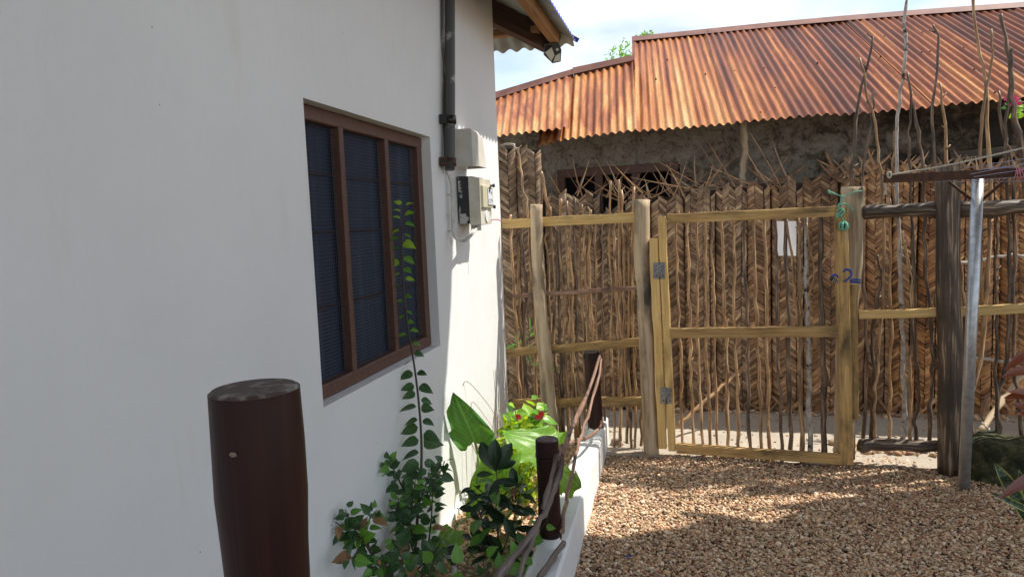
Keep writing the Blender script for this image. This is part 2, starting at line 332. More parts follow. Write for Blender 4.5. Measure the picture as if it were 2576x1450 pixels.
def mat_roof_two():
    m, nt, b, o = new_mat('painted_corrugated_sheet')
    g = nt.nodes.new('ShaderNodeNewGeometry')
    c = coords(nt, 'pos', (1, 1, 1), False); n = noise(nt, c, 5, 5); r = ramp(nt, [(.35, (.26, .28, .25)), (.7, (.40, .42, .38))]); nt.links.new(n.outputs['Fac'], r.inputs[0])
    col = mixc(nt, g.outputs['Backfacing'], (.05, .08, .55), r.outputs[0]); nt.links.new(col, b.inputs['Base Color']); b.inputs['Roughness'].default_value = .45
    return m
MAT['sheet'] = mat_roof_two()
def mat_moss():
    m, nt, b, o = new_mat('mossy_stone')
    c = coords(nt, 'pos', (1, 1, 1), False); n = noise(nt, c, 14, 8, .7, .3)
    r = ramp(nt, [(.36, (.018, .022, .010)), (.48, (.05, .055, .02)), (.58, (.12, .11, .05)), (.70, (.30, .28, .16))]); nt.links.new(n.outputs['Fac'], r.inputs[0])
    nt.links.new(r.outputs[0], b.inputs['Base Color']); b.inputs['Roughness'].default_value = .95
    n2 = noise(nt, c, 40, 8, .7); bump(nt, b, n2.outputs['Fac'], 1.0, .03); return m
MAT['moss'] = mat_moss()
def mat_curtain():
    m, nt, b, o = new_mat('navy_curtain')
    c = coords(nt, 'pos', (1, 9, .3), False); n = noise(nt, c, 1.6, 4); r = ramp(nt, [(.38, (.004, .009, .024)), (.55, (.010, .018, .046)), (.66, (.034, .046, .080))]); nt.links.new(n.outputs['Fac'], r.inputs[0])
    nt.links.new(r.outputs[0], b.inputs['Base Color']); b.inputs['Roughness'].default_value = .8; return m
MAT['curtain'] = mat_curtain()
MAT['shade_thatch'] = mat_simple('shade_thatch', (.22, .17, .11), .95, 0, 30, (.12, .09, .06), .8)

# ------------------------------------------------------------------ object helpers
COL = scene.collection
def tag(o, label=None, cat=None, group=None, kind=None):
    if label: o['label'] = label
    if cat: o['category'] = cat
    if group: o['group'] = group
    if kind: o['kind'] = kind
    return o
def thing(name, label, cat, loc, group=None):
    o = bpy.data.objects.new(name, None); COL.objects.link(o); o.location = Vector(loc); o.empty_display_size = .1
    return tag(o, label, cat, group)
_wl = {}
def wloc(o):
    l = Vector((0, 0, 0))
    while o is not None:
        l = l+o.location; o = o.parent
    return l
def put(name, me, mats, parent=None, loc=None, mtx=None):
    """link mesh; mtx is a world matrix, loc a world location"""
    o = bpy.data.objects.new(name, me); COL.objects.link(o)
    if mats is not None and len(me.materials) == 0:
        for mm in (mats if isinstance(mats, (list, tuple)) else [mats]): me.materials.append(mm)
    base = wloc(parent) if parent else Vector((0, 0, 0))
    if parent: o.parent = parent
    if mtx is not None:
        m2 = mtx.copy(); m2.translation = mtx.translation-base
        lo, ro, sc = m2.decompose(); o.location = lo; o.rotation_mode = 'QUATERNION'; o.rotation_quaternion = ro; o.scale = sc
    elif loc is not None: o.location = Vector(loc)-base
    return o
class MB:
    def __init__(s): s.v = []; s.f = []; s.uv = []; s.mi = []; s.sm = []
    def add(s, verts, faces, uvs=None, mi=0, smooth=False):
        b = len(s.v); s.v += [tuple(map(float, q)) for q in verts]
        for k, f in enumerate(faces):
            s.f.append(tuple(b+i for i in f)); s.uv.append(uvs[k] if uvs else [(0, 0)]*len(f)); s.mi.append(mi); s.sm.append(smooth)
        return s
    def tube(s, pts, rad, sides=7, mi=0, caps=True, wob=0.0):
        P = [Vector(map(float, p)) for p in pts]; n = len(P)
        if not hasattr(rad, '__len__'): rad = [rad]*n
        vs = []; L = [0]
        for i in range(1, n): L.append(L[-1]+(P[i]-P[i-1]).length)
        t0 = (P[1]-P[0]).normalized(); ref = Vector((0, 0, 1)) if abs(t0.z) < .9 else Vector((1, 0, 0))
        nx = t0.cross(ref).normalized()
        ph = random.random()*9
        for i in range(n):
            t = (P[min(i+1, n-1)]-P[max(i-1, 0)]).normalized()
            nx = (nx-t*nx.dot(t)).normalized(); ny = t.cross(nx)
            for k in range(sides):
                a = 2*math.pi*k/sides; rr = rad[i]*(1+wob*mnoise.noise(Vector((ph+math.cos(a)*1.3, math.sin(a)*1.3, L[i]*4+ph))))
                vs.append(P[i]+nx*math.cos(a)*rr+ny*math.sin(a)*rr)
        fs = []; uv = []
        for i in range(n-1):
            for k in range(sides):
                k2 = (k+1) % sides; fs.append((i*sides+k, i*sides+k2, (i+1)*sides+k2, (i+1)*sides+k))
                u0 = k/sides*6.28*rad[n//2]; u1 = (k+1)/sides*6.28*rad[n//2]; uv.append([(u0, L[i]), (u1, L[i]), (u1, L[i+1]), (u0, L[i+1])])
        s.add(vs, fs, uv, mi, True)
        if caps:
            b = len(s.v)-len(vs)
            for ring, rev in ((0, True), (n-1, False)):
                idx = [b+ring*sides+k for k in range(sides)]
                cpt = P[ring]; s.v.append(tuple(cpt)); ci = len(s.v)-1
                for k in range(sides):
                    a_, b_ = idx[k], idx[(k+1) % sides]
                    s.f.append((ci, b_, a_) if rev else (ci, a_, b_)); s.uv.append([(0, 0), (rad[ring], .01), (rad[ring], .02)]); s.mi.append(mi); s.sm.append(False)
        return s
    def box(s, p0, p1, w, t, side=None, mi=0, bev=.003, wob=0.0):
        """bar from p0 to p1, width w along 'side' direction, thickness t across"""
        p0 = Vector(map(float, p0)); p1 = Vector(map(float, p1)); d = (p1-p0); Ln = d.length; d.normalize()
        sd_ = Vector(side if side is not None else (0, 0, 1)); sd_ = (sd_-d*sd_.dot(d)).normalized(); tn = d.cross(sd_)
        prof = [(-w/2+bev, -t/2), (w/2-bev, -t/2), (w/2, -t/2+bev), (w/2, t/2-bev), (w/2-bev, t/2), (-w/2+bev, t/2), (-w/2, t/2-bev), (-w/2, -t/2+bev)]
        per = [0]
        for i in range(8):
            a = prof[i]; c = prof[(i+1) % 8]; per.append(per[-1]+math.hypot(a[0]-c[0], a[1]-c[1]))
        segs = max(1, int(Ln/.12)) if wob else 1
        vs = []; ph = random.random()*50
        for j in range(segs+1):
            q = p0+d*(Ln*j/segs); wo_ = (mnoise.noise(Vector((ph, j*.7, 0)))*wob, mnoise.noise(Vector((ph, j*.7, 9)))*wob) if wob else (0, 0)
            for a in prof: vs.append(q+sd_*(a[0]+wo_[0])+tn*(a[1]+wo_[1]))
        fs = []; uv = []
        for j in range(segs):
            for k in range(8):
                k2 = (k+1) % 8; fs.append((j*8+k, j*8+k2, (j+1)*8+k2, (j+1)*8+k)); v0, v1 = Ln*j/segs, Ln*(j+1)/segs
                uv.append([(per[k], v0), (per[k+1], v0), (per[k+1], v1), (per[k], v1)])
        fs.append(tuple(range(7, -1, -1))); uv.append([(a[0]*.3, a[1]*.05) for a in reversed(prof)])
        fs.append(tuple(segs*8+i for i in range(8))); uv.append([(a[0]*.3, a[1]*.05) for a in prof])
        return s.add(vs, fs, uv, mi, False)
    def mesh(s, name, origin=(0, 0, 0)):
        o = Vector(origin); me = bpy.data.meshes.new(name); me.from_pydata([Vector(v)-o for v in s.v], [], s.f)
        ul = me.uv_layers.new(name='UVMap'); flat = [c for f in s.uv for c in f]
        ul.data.foreach_set('uv', [x for c in flat for x in c])
        me.polygons.foreach_set('material_index', s.mi); me.polygons.foreach_set('use_smooth', s.sm); me.update(); return me
    def build(s, name, mats, parent=None, loc=None):
        base = Vector(loc) if loc is not None else (wloc(parent) if parent else Vector((0, 0, 0)))
        me = s.mesh(name, base); return put(name, me, mats, parent, base)
def smooth_path(pts, n=4, jit=0.0):
    P = [np.array(p, float) for p in pts]; out = []
    for i in range(len(P)-1):
        a = P[max(i-1, 0)]; b = P[i]; c = P[i+1]; d = P[min(i+2, len(P)-1)]
        for k in range(n):
            t = k/n; out.append(.5*((2*b)+(-a+c)*t+(2*a-5*b+4*c-d)*t*t+(-a+3*b-3*c+d)*t**3))
    out.append(P[-1])
    if jit:
        out = [o+np.random.normal(0, jit, 3) if 0 < i < len(out)-1 else o for i, o in enumerate(out)]
    return out
def stick_mb(mb, pts, r0, r1, n=5, jit=.003, sides=6, knots=True):
    P = smooth_path(pts, n, jit); k = len(P)
    rad = [r0+(r1-r0)*i/(k-1) for i in range(k)]
    if knots: rad = [r*(1.0+(.28 if random.random() < .16 else random.uniform(-.07, .07))) for r in rad]
    mb.tube(P, rad, sides, 0, True, .12); return mb

# ================================================================== SETTING: ground
def grid_mesh(name, x0, x1, y0, y1, nx, ny, zf, mat, kind=None, z0=0.0):
    xs = np.linspace(x0, x1, nx); ys = np.linspace(y0, y1, ny)
    v = [(x, y, z0+zf(x, y)) for y in ys for x in xs]
    f = [(j*nx+i, j*nx+i+1, (j+1)*nx+i+1, (j+1)*nx+i) for j in range(ny-1) for i in range(nx-1)]
    me = bpy.data.meshes.new(name); me.from_pydata(v, [], f); me.polygons.foreach_set('use_smooth', [True]*len(f))
    o = put(name, me, mat)
    if kind: o['kind'] = kind
    return o
grid_mesh('ground', -300, 300, -300, 300, 5, 5, lambda x, y: 0, MAT['sand'], 'structure', -.05)
FENCE_Y = lambda x: 4.705-(x+.276)*.0669
def path_h(x, y): return .006*mnoise.noise(Vector((x*2, y*2, 0)))+.003*mnoise.noise(Vector((x*9, y*9, 0)))
grid_mesh('path', -3.5, 9, 4.62, 6.4, 160, 50, path_h, MAT['sand'], 'structure', .0)
def gr_h(x, y):
    return .018*mnoise.noise(Vector((x*1.6, y*1.6, 3)))+.012*mnoise.noise(Vector((x*5, y*5, 1)))
grid_mesh('gravel_bed', -1.3, 7, -3, 4.66, 90, 90, lambda x, y: gr_h(x, y), MAT['soil'], 'structure', -.022)

PAL = np.array([(.52, .38, .22), (.60, .47, .30), (.44, .28, .15), (.36, .19, .12), (.66, .56, .40), (.32, .23, .14), (.52, .33, .20), (.58, .50, .37), (.24, .15, .09), (.46, .35, .22)])
def stones(name, label, pts, size, flat=.5, seed=3, lift=.0, cat=None):
    """pts (n,3): one crushed-stone chip per point, all in one mesh"""
    rng = np.random.default_rng(seed); n = len(pts)
    t = (1+5**.5)/2
    iv = np.array([(-1, t, 0), (1, t, 0), (-1, -t, 0), (1, -t, 0), (0, -1, t), (0, 1, t), (0, -1, -t), (0, 1, -t), (t, 0, -1), (t, 0, 1), (-t, 0, -1), (-t, 0, 1)])/math.sqrt(1+t*t)
    fc = np.array([(0, 11, 5), (0, 5, 1), (0, 1, 7), (0, 7, 10), (0, 10, 11), (1, 5, 9), (5, 11, 4), (11, 10, 2), (10, 7, 6), (7, 1, 8), (3, 9, 4), (3, 4, 2), (3, 2, 6), (3, 6, 8), (3, 8, 9), (4, 9, 5), (2, 4, 11), (6, 2, 10), (8, 6, 7), (9, 8, 1)])
    V = iv[None]*rng.uniform(.62, 1.15, (n, 12, 1))
    s = size*rng.lognormal(0, .3, (n, 1, 1)); V = V*s*np.stack([rng.uniform(.8, 1.35, n), rng.uniform(.55, 1.0, n), rng.uniform(flat*.6, flat*1.3, n)], -1)[:, None, :]
    q = rng.normal(0, 1, (n, 4)); q[:, 0] *= 1; tilt = rng.uniform(0, .75, n)
    yaw = rng.uniform(0, 6.28, n); ax = rng.uniform(0, 6.28, n)
    cy, sy = np.cos(yaw), np.sin(yaw); Rz = np.zeros((n, 3, 3)); Rz[:, 0, 0] = cy; Rz[:, 0, 1] = -sy; Rz[:, 1, 0] = sy; Rz[:, 1, 1] = cy; Rz[:, 2, 2] = 1
    ux, uy = np.cos(ax), np.sin(ax); c, s_ = np.cos(tilt), np.sin(tilt); K = np.zeros((n, 3, 3)); K[:, 0, 2] = uy; K[:, 2, 0] = -uy; K[:, 1, 2] = -ux; K[:, 2, 1] = ux
    Rt = np.eye(3)[None]+s_[:, None, None]*K+(1-c)[:, None, None]*(K@K)
    V = np.einsum('nij,nkj->nki', Rt@Rz, V)+pts[:, None, :]
    V[:, :, 2] += lift
    vv = V.reshape(-1, 3); ff = (fc[None]+12*np.arange(n)[:, None, None]).reshape(-1, 3)
    me = bpy.data.meshes.new(name); me.vertices.add(len(vv)); me.vertices.foreach_set('co', vv.astype(np.float32).ravel())
    me.loops.add(len(ff)*3); me.loops.foreach_set('vertex_index', ff.astype(np.int32).ravel())
    me.polygons.add(len(ff)); me.polygons.foreach_set('loop_start', np.arange(0, len(ff)*3, 3, dtype=np.int32)); me.polygons.foreach_set('loop_total', np.full(len(ff), 3, dtype=np.int32))
    me.update(calc_edges=True)
    colr = PAL[rng.choice(len(PAL), n, p=np.array([2, 2, 1.5, 1.1, 1.4, 1, 1.6, 1.2, .6, 1.6])/14)]*rng.uniform(.85, 1.6, (n, 1))*np.array([[1.0, .95, .97]])
    ca = me.color_attributes.new('tint', 'FLOAT_COLOR', 'POINT'); cc = np.ones((n*12, 4), np.float32); cc[:, :3] = np.repeat(colr, 12, 0); ca.data.foreach_set('color', cc.ravel())
    o = put(name, me, MAT['gravel']); o['kind'] = 'stuff'; o['label'] = label; o['category'] = cat or 'gravel'
    return o
def hz(P): return np.array([gr_h(x, y) for x, y in P])
rng = np.random.default_rng(11)
def scatter(n, x0, x1, y0, y1, keep=None):
    P = np.stack([rng.uniform(x0, x1, n), rng.uniform(y0, y1, n)], 1)
    return P[keep(P)] if keep is not None else P
def yard(P): return (P[:, 1] < 4.74-(P[:, 0]+.276)*.0669+.03*np.sin(P[:, 0]*7)+.24*np.clip((P[:, 0]-.75)/.4, 0, 1)+rng.normal(0, .02, len(P))) & (P[:, 0] > -.53-.03*(P[:, 1]-2.9)*.5)
P = scatter(118000, -.62, 2.9, 2.2, 4.95, yard)
P2 = scatter(6000, -.62, 5.5, .5, 2.2); P3 = scatter(6000, 2.9, 5.5, 2.2, 4.6)
P = np.concatenate([P, P2, P3]); Z = hz(P)-.018+rng.uniform(0, .016, len(P))
stones('gravel', 'pinkish tan crushed stone gravel covering the yard in front of the gate', np.column_stack([P, Z]), .0088, .55, 5)
def bed(P): return (P[:, 0] < -.655-.0)
P = scatter(17000, -1.26, -.64, 2.2, 4.9, bed); Z = hz(P)-.018+rng.uniform(0, .018, len(P))
stones('gravel', 'orange and tan crushed stones in the planting bed beside the white wall', np.column_stack([P, Z]), .0135, .6, 6)
P = scatter(900, -1.3, 3.2, 4.7, 5.9); pr = np.where(P[:, 1] > 5.6, 1, .35); P = P[rng.random(len(P)) < pr]
stones('pebbles', 'loose pebbles scattered over the sandy path behind the fence', np.column_stack([P, np.full(len(P), .004)]), .010, .5, 8, 0, 'pebbles')
P = scatter(260, -1.3, 3.2, 5.72, 5.86); stones('rubble', 'pale coral rubble lying along the foot of the palm mats', np.column_stack([P, np.full(len(P), .01)]), .022, .65, 9, 0, 'rubble')
# pale chips spilled beside the gate's hinge post and near the dark post
P = scatter(120, .95, 1.6, 4.85, 5.05); stones('rubble', 'pale stone rubble just behind the lowest log right of the gate', np.column_stack([P, np.full(len(P), .012)]), .022, .7, 10, 0, 'rubble')

# ================================================================== WHITE HOUSE
house = thing('white_house', 'white plastered house with a brown framed window and corrugated eave', 'house', (WX-1.5, 2.5, 0))
YC, WTOP, YN = 4.78, 3.22, -4.0
wy0, wy1, wz0, wz1 = 2.188, 3.412, .972, 2.051
mb = MB()
ch = .018
def quadgrid(mb, a, b, c, d, nu, nv, mi=0):
    a, b, c, d = map(np.array, (a, b, c, d)); vs = []; fs = []
    for j in range(nv+1):
        for i in range(nu+1):
            u, v = i/nu, j/nv; vs.append((a*(1-u)+b*u)*(1-v)+(d*(1-u)+c*u)*v)
    for j in range(nv):
        for i in range(nu): k = j*(nu+1)+i; fs.append((k, k+1, k+nu+2, k+nu+1))
    mb.add(vs, fs, None, mi, False)
x = WX
quadgrid(mb, (x, YN, -.1), (x, wy0, -.1), (x, wy0, WTOP), (x, YN, WTOP), 1, 1)
quadgrid(mb, (x, wy0, -.1), (x, wy1, -.1), (x, wy1, wz0), (x, wy0, wz0), 1, 1)
quadgrid(mb, (x, wy0, wz1), (x, wy1, wz1), (x, wy1, WTOP), (x, wy0, WTOP), 1, 1)
quadgrid(mb, (x, wy1, -.1), (x, YC-ch, -.1), (x, YC-ch, WTOP), (x, wy1, WTOP), 1, 1)
quadgrid(mb, (x, YC-ch, -.1), (x-ch*.3, YC-ch*.3, -.1), (x-ch*.3, YC-ch*.3, WTOP), (x, YC-ch, WTOP), 1, 1)
quadgrid(mb, (x-ch*.3, YC-ch*.3, -.1), (x-ch, YC, -.1), (x-ch, YC, WTOP), (x-ch*.3, YC-ch*.3, WTOP), 1, 1)
quadgrid(mb, (x-ch, YC, -.1), (x-4, YC, -.1), (x-4, YC, WTOP), (x-ch, YC, WTOP), 1, 1)
rv = .20
quadgrid(mb, (x, wy0, wz0), (x, wy1, wz0), (x-rv, wy1, wz0), (x-rv, wy0, wz0), 1, 1)
quadgrid(mb, (x, wy0, wz1), (x-rv, wy0, wz1), (x-rv, wy1, wz1), (x, wy1, wz1), 1, 1)
quadgrid(mb, (x, wy1, wz0), (x, wy1, wz1), (x-rv, wy1, wz1), (x-rv, wy1, wz0), 1, 1)
quadgrid(mb, (x, wy0, wz0), (x-rv, wy0, wz0), (x-rv, wy0, wz1), (x, wy0, wz1), 1, 1)
quadgrid(mb, (x, YN, -.1), (x, YN, WTOP), (x-4, YN, WTOP), (x-4, YN, -.1), 1, 1)
quadgrid(mb, (x, YN, WTOP), (x, YC-ch, WTOP), (x-4, YC-ch, WTOP), (x-4, YN, WTOP), 1, 1)
mb.build('wall', MAT['plaster'], house)
# low step where the wall meets the bed
mb = MB(); mb.box((WX+.012, 2.9, .02), (WX+.012, 4.77, .02), .06, .03, (0, 0, 1), bev=.008, wob=.004); mb.build('plinth', MAT['plaster'], house)
# window
fx = WX-.048
win = MB()
def yz(y, z, xx=fx): return (xx, y, z)
fw_, ft = .054, .05
win.box(yz(wy0+.002, wz1-fw_/2-.002, fx-ft/2), yz(wy1-.002, wz1-fw_/2-.002, fx-ft/2), fw_, ft, (0, 0, 1), bev=.004, wob=.002)
win.box(yz(wy0+.002, wz0+fw_/2+.002, fx-ft/2), yz(wy1-.002, wz0+fw_/2+.002, fx-ft/2), fw_, ft, (0, 0, 1), bev=.004, wob=.002)
win.box(yz(wy0+.028, wz0+fw_, fx-ft/2), yz(wy0+.028, wz1-fw_, fx-ft/2), .05, ft, (0, 1, 0), bev=.004)
win.box(yz(wy1-.030, wz0+fw_, fx-ft/2), yz(wy1-.030, wz1-fw_, fx-ft/2), .056, ft, (0, 1, 0), bev=.004)
wo_ = win.build('window', MAT['frame_brown'], house)
iy0, iy1 = wy0+.05, wy1-.055
my = [W(877, 600)[1]*1.035, W(988, 600)[1]*1.035]
for m_ in my:
    b_ = MB(); b_.box(yz(m_, wz0+fw_, fx-.022), yz(m_, wz1-fw_, fx-.022), .036, .044, (0, 1, 0), bev=.004, wob=.001); b_.build('mullion', MAT['frame_brown'], wo_)
bk = MB(); quadgrid(bk, (fx-.075, wy0-.02, wz0-.02), (fx-.075, wy1+.02, wz0-.02), (fx-.075, wy1+.02, wz1+.02), (fx-.075, wy0-.02, wz1+.02), 1, 1); bk.build('curtain', MAT['curtain'], wo_)
ys = [iy0]+my+[iy1]
for k in range(3):
    a, c = ys[k]+(.02 if k else 0), ys[k+1]-(.02 if k < 2 else 0)
    g = MB(); quadgrid(g, yz(a, wz0+fw_-.01, fx-.052), yz(c, wz0+fw_-.01, fx-.052), yz(c, wz1-fw_+.01, fx-.052), yz(a, wz1-fw_+.01, fx-.052), 1, 1)
    g.build('insect_screen_cloth', MAT['curtain'], wo_)
    wm = MB(); zz = wz0+fw_-.005; n_ = 0
    def wire(p, q_):
        p, q_ = Vector(p), Vector(q_); d = (q_-p).normalized(); s_ = d.cross(Vector((1, 0, 0))).normalized()*.0008; t_ = Vector((.0008, 0, 0))
        wm.add([p-s_, p+t_, p+s_, q_-s_, q_+t_, q_+s_], [(0, 1, 4, 3), (1, 2, 5, 4)])
    wx_ = fx-.030
    while zz < wz1-fw_:
        off = .002*mnoise.noise(Vector((zz*3, k, 0))); segs = 5
        for s_ in range(segs):
            y_a = a+(c-a)*s_/segs; y_b = a+(c-a)*(s_+1)/segs
            w_a = .004*mnoise.noise(Vector((y_a*6, zz*2, k))); w_b = .004*mnoise.noise(Vector((y_b*6, zz*2, k)))
            wire((wx_+w_a*.5, y_a, zz+w_a), (wx_+w_b*.5, y_b, zz+w_b))
        zz += .0140
    yy = a+.006
    while yy < c:
        for s_ in range(6):
            z_a = wz0+fw_+(wz1-wz0-2*fw_)*s_/6; z_b = wz0+fw_+(wz1-wz0-2*fw_)*(s_+1)/6
            w_a = .003*mnoise.noise(Vector((yy*4, z_a*4, k+5))); w_b = .003*mnoise.noise(Vector((yy*4, z_b*4, k+5)))
            wire((wx_, yy+w_a, z_a), (wx_, yy+w_b, z_b))
        yy += .0140
    wmo = wm.build('wire_mesh', MAT['wire'], wo_); wmo['kind'] = 'stuff'
    for zb in (wz0+.33, wz0+.62, wz0+.84):
        bb = MB(); bb.box((fx-.045, a, zb), (fx-.045, c, zb), .010, .006, (0, 0, 1), bev=.001); bb.build('bar', MAT['brown_paint'], wo_)

# ---- roof of the white house (only its far corner is in view)
EX, EY, EZ, SL = -.775, 5.38, 2.93, .45
def sheet_right(ya, yb):
    me = MB(); per = .076; xs_n = 14; ny = max(2, int((yb-ya)/per*8)); vs = []; fs = []
    for j in range(ny+1):
        y = ya+(yb-ya)*j/ny; dz = .012*math.sin(2*math.pi*y/per)
        xh = EX-max(0.0, (EY-y))-.05; xh = max(xh, -3.4)
        for i in range(xs_n+1):
            xx = EX+(xh-EX)*i/xs_n; vs.append((xx, y, EZ+.006+SL*(EX-xx)+dz))
    for j in range(ny):
        for i in range(xs_n): k = j*(xs_n+1)+i; fs.append((k, k+1, k+xs_n+2, k+xs_n+1))
    me.add(vs, [tuple(reversed(f)) for f in fs], None, 0, True); return me
def sheet_far(xa, xb):
    me = MB(); per = .11; yn = 10; nx = max(2, int((xb-xa)/per*8)); vs = []; fs = []
    for j in range(nx+1):
        xx = xa+(xb-xa)*j/nx; dz = .014*math.sin(2*math.pi*xx/per)
        yh = EY-max(0.0, (EX-xx))-.05; yh = max(yh, EY-2.6)
        for i in range(yn+1):
            y = EY+(yh-EY)*i/yn; vs.append((xx, y, EZ-.012+SL*(EY-y)+dz))
    for j in range(nx):
        for i in range(yn): k = j*(yn+1)+i; fs.append((k, k+1, k+yn+2, k+yn+1))
    me.add(vs, fs, None, 0, True); return me
for ya, yb in ((-4, -.6), (-.62, 1.2), (1.18, 2.9), (2.88, 4.3), (4.28, 5.36)): sheet_right(ya, yb).build('roof_sheet', MAT['sheet'], house)
for xa, xb in ((-.79, -1.6), (-1.58, -2.5), (-2.48, -3.4)): sheet_far(xb, xa).build('roof_sheet', MAT['sheet'], house)
def beam(name, a, b, w, t, mat, side=(0, 0, 1)):
    m_ = MB(); m_.box(a, b, w, t, side, bev=.004, wob=.003); return m_.build(name, mat, house)
def on_hip(s, dz): return np.array([EX-s, EY-s, EZ+SL*s+dz])
beam('rafter', on_hip(.13, -.10), on_hip(1.6, -.10), .15, .07, MAT['dark_timber'])
beam('purlin', (EX-.13, EY-.18, EZ-.005), (EX-.13, -4, EZ-.005), .08, .06, MAT['house_timber'])
beam('purlin', (EX-.22, EY-.30, EZ+.045), (-3.4, EY-.30, EZ+.045), .05, .06, MAT['house_timber'])
cap = MB()
cap.add([on_hip(-.03, .035)+np.array([.02, -.03, -.01]), on_hip(1.6, .05)+np.array([.05, -.05, -.01]), on_hip(1.6, .085), on_hip(-.03, .06), on_hip(-.03, .035)+np.array([-.03, .02, -.01]), on_hip(1.6, .05)+np.array([-.05, .05, -.01])], [(0, 1, 2, 3), (3, 2, 5, 4)])
m_ = mat_simple('blue_flashing', (.04, .06, .45), .4); cap.build('hip_cap', MAT['sheet'], house)
# ---- solar lamp on the rafter end
lc = Vector(on_hip(.17, -.14)); lamp = thing('solar_lamp', 'small black solar wall lamp with pale lenses on the rafter end', 'lamp', lc+Vector((0.02, -.02, -.05)))
lm = MB(); lo_ = lc+Vector((.02, -.03, -.03))
ex = Vector(rt); ey = Vector((0, 0, 1)); ez = (-Vector(fw)+Vector((0, 0, -.35))).normalized(); ex = ey.cross(ez).normalized(); ey = ez.cross(ex)
hexp = [(-.062, .055), (.045, .062), (.066, .01), (.060, -.075), (.0, -.085), (-.066, -.022)]
def lp(u, v, w): return lo_+ex*u+ey*v+ez*w
vs = [lp(u, v, 0) for u, v in hexp]+[lp(u*.96, v*.96, .05) for u, v in hexp]
lm.add(vs, [(i, (i+1) % 6, 6+(i+1) % 6, 6+i) for i in range(6)]+[(6, 7, 8, 9, 10, 11), (5, 4, 3, 2, 1, 0)]); lm.build('lamp_housing', MAT['black'], lamp)
for quad in ([(-.055, -.005), (-.008, .028), (.012, -.028), (-.012, -.068)], [(.020, -.030), (.055, -.012), (.052, -.068), (.002, -.072)]):
    q_ = MB(); q_.add([lp(u, v, .052) for u, v in quad]+[lp(u*1.02, v*1.02, .045) for u, v in quad], [(0, 1, 2, 3)] + [(i, (i+1) % 4, 4+(i+1) % 4, 4+i) for i in range(4)]); q_.build('lens', MAT['solar'], lamp)
q_ = MB(); q_.tube([lp(.032, .012, .045), lp(.032, .012, .062)], .010, 10); q_.build('sensor', MAT['solar'], lamp)
q_ = MB(); q_.add([lp(-.052, .045, .052), lp(.0, .040, .052), lp(-.012, .028, .052), lp(-.055, .002, .052)], [(0, 1, 2, 3)]); q_.build('solar_cell', MAT['dark_void'], lamp)

# ---- drain / service pipe
yp = 3.72
pt_ = W(1125, 0, .05); pb_ = W(1132, 428, .05)
pipe = thing('service_pipe', 'dark grey pipe flecked with white paint running down the wall above the meter', 'pipe', (WX+.05, yp, 1.9))
m_ = MB(); P0 = W(1131, 427, .045); P1 = W(1131, -120, .045); m_.tube(smooth_path([P0, W(1132, 200, .045), P1], 4), .027, 16); m_.build('pipe_length', MAT['pvc_dark'], pipe)
for yv in (302, 408):
    c_ = W(1132, yv, .045); m_ = MB(); m_.tube([c_-np.array([0, 0, .022]), c_+np.array([0, 0, .022])], .033, 16); m_.box(c_+np.array([-.04, -.052, 0]), c_+np.array([.0, -.052, 0]), .05, .012, (0, 0, 1)); m_.build('clamp', MAT['dark_timber'] if yv > 350 else MAT['black'], pipe)
m_ = MB(); stick_mb(m_, [W(1113, -120, .012), W(1112, 60, .012), W(1117, 180, .012), W(1116, 280, .012), W(1120, 420, .012)], .006, .006, 5, .001, 6, False); m_.build('cable', MAT['pvc_dark'], pipe)
m_ = MB(); stick_mb(m_, [W(1119, -120, .015), W(1118, 100, .015), W(1120, 210, .014), W(1121, 300, .015), W(1123, 440, .015)], .009, .009, 5, .001, 6, False); m_.build('cable', MAT['pvc_white'], pipe)

# ---- meter hood (upper) and meter box (lower)
def wallbox(mb, y0, y1, z0, z1, d, x0=0.0, tap=.012, mi=0):
    vs = [(WX+x0, y0, z0), (WX+x0, y1, z0), (WX+x0, y1, z1), (WX+x0, y0, z1), (WX+x0+d, y0+tap, z0+tap*.4), (WX+x0+d, y1-tap, z0+tap*.4), (WX+x0+d, y1-tap, z1-tap), (WX+x0+d, y0+tap, z1-tap)]
    mb.add(vs, [(4, 5, 6, 7), (0, 4, 7, 3), (1, 2, 6, 5), (3, 7, 6, 2), (0, 1, 5, 4)], None, mi)
zt, zb = W(1150, 322)[2], W(1150, 415)[2]
hood = thing('meter_hood', 'white plastic rain hood on the wall above the electric meter', 'hood', (WX, 3.9, zb))
yh0 = 3.80; yh1 = 4.02
m_ = MB()
zt2 = 2.135; zb2 = 1.925; d1, d2 = .105, .13
vs = [(WX+.001, yh0, zb2), (WX+d1, yh0, zb2-.002), (WX+d1, yh0, zt2-.01), (WX+.001, yh0, zt2),
      (WX+d2, yh0+.045, zb2), (WX+d2-.012, yh0+.045, zt2-.02), (WX+d2, yh1-.02, zb2), (WX+d2-.02, yh1-.02, zt2-.04), (WX+.001, yh1, zb2), (WX+.001, yh1, zt2), (WX+d1-.02, yh0+.03, zt2+.004), (WX+d1-.02, yh1-.03, zt2-.0)]
m_.add(vs, [(0, 1, 2, 3), (1, 4, 5, 2), (4, 6, 7, 5), (6, 8, 9, 7), (2, 5, 10), (5, 7, 11, 10), (3, 2, 10), (3, 10, 11, 9), (7, 9, 11)]); m_.build('hood_shell', MAT['cover_white'], hood)
meter = thing('electric_meter', 'electric meter box with a cctv sticker and white cables under its hood', 'electric meter', (WX, 3.85, 1.6))
ym0, ym1, zm0, zm1 = 3.80, 4.045, 1.592, 1.872
m_ = MB(); wallbox(m_, ym0, ym1-.02, zm0+.01, zm1, .082, .012, .004); m_.build('meter_back', MAT['box_side'], meter)
m_ = MB(); wallbox(m_, ym0-.004, ym1, zm0, zm1-.004, .062, .075, .012); m_.build('meter_front', MAT['box_white'], meter)
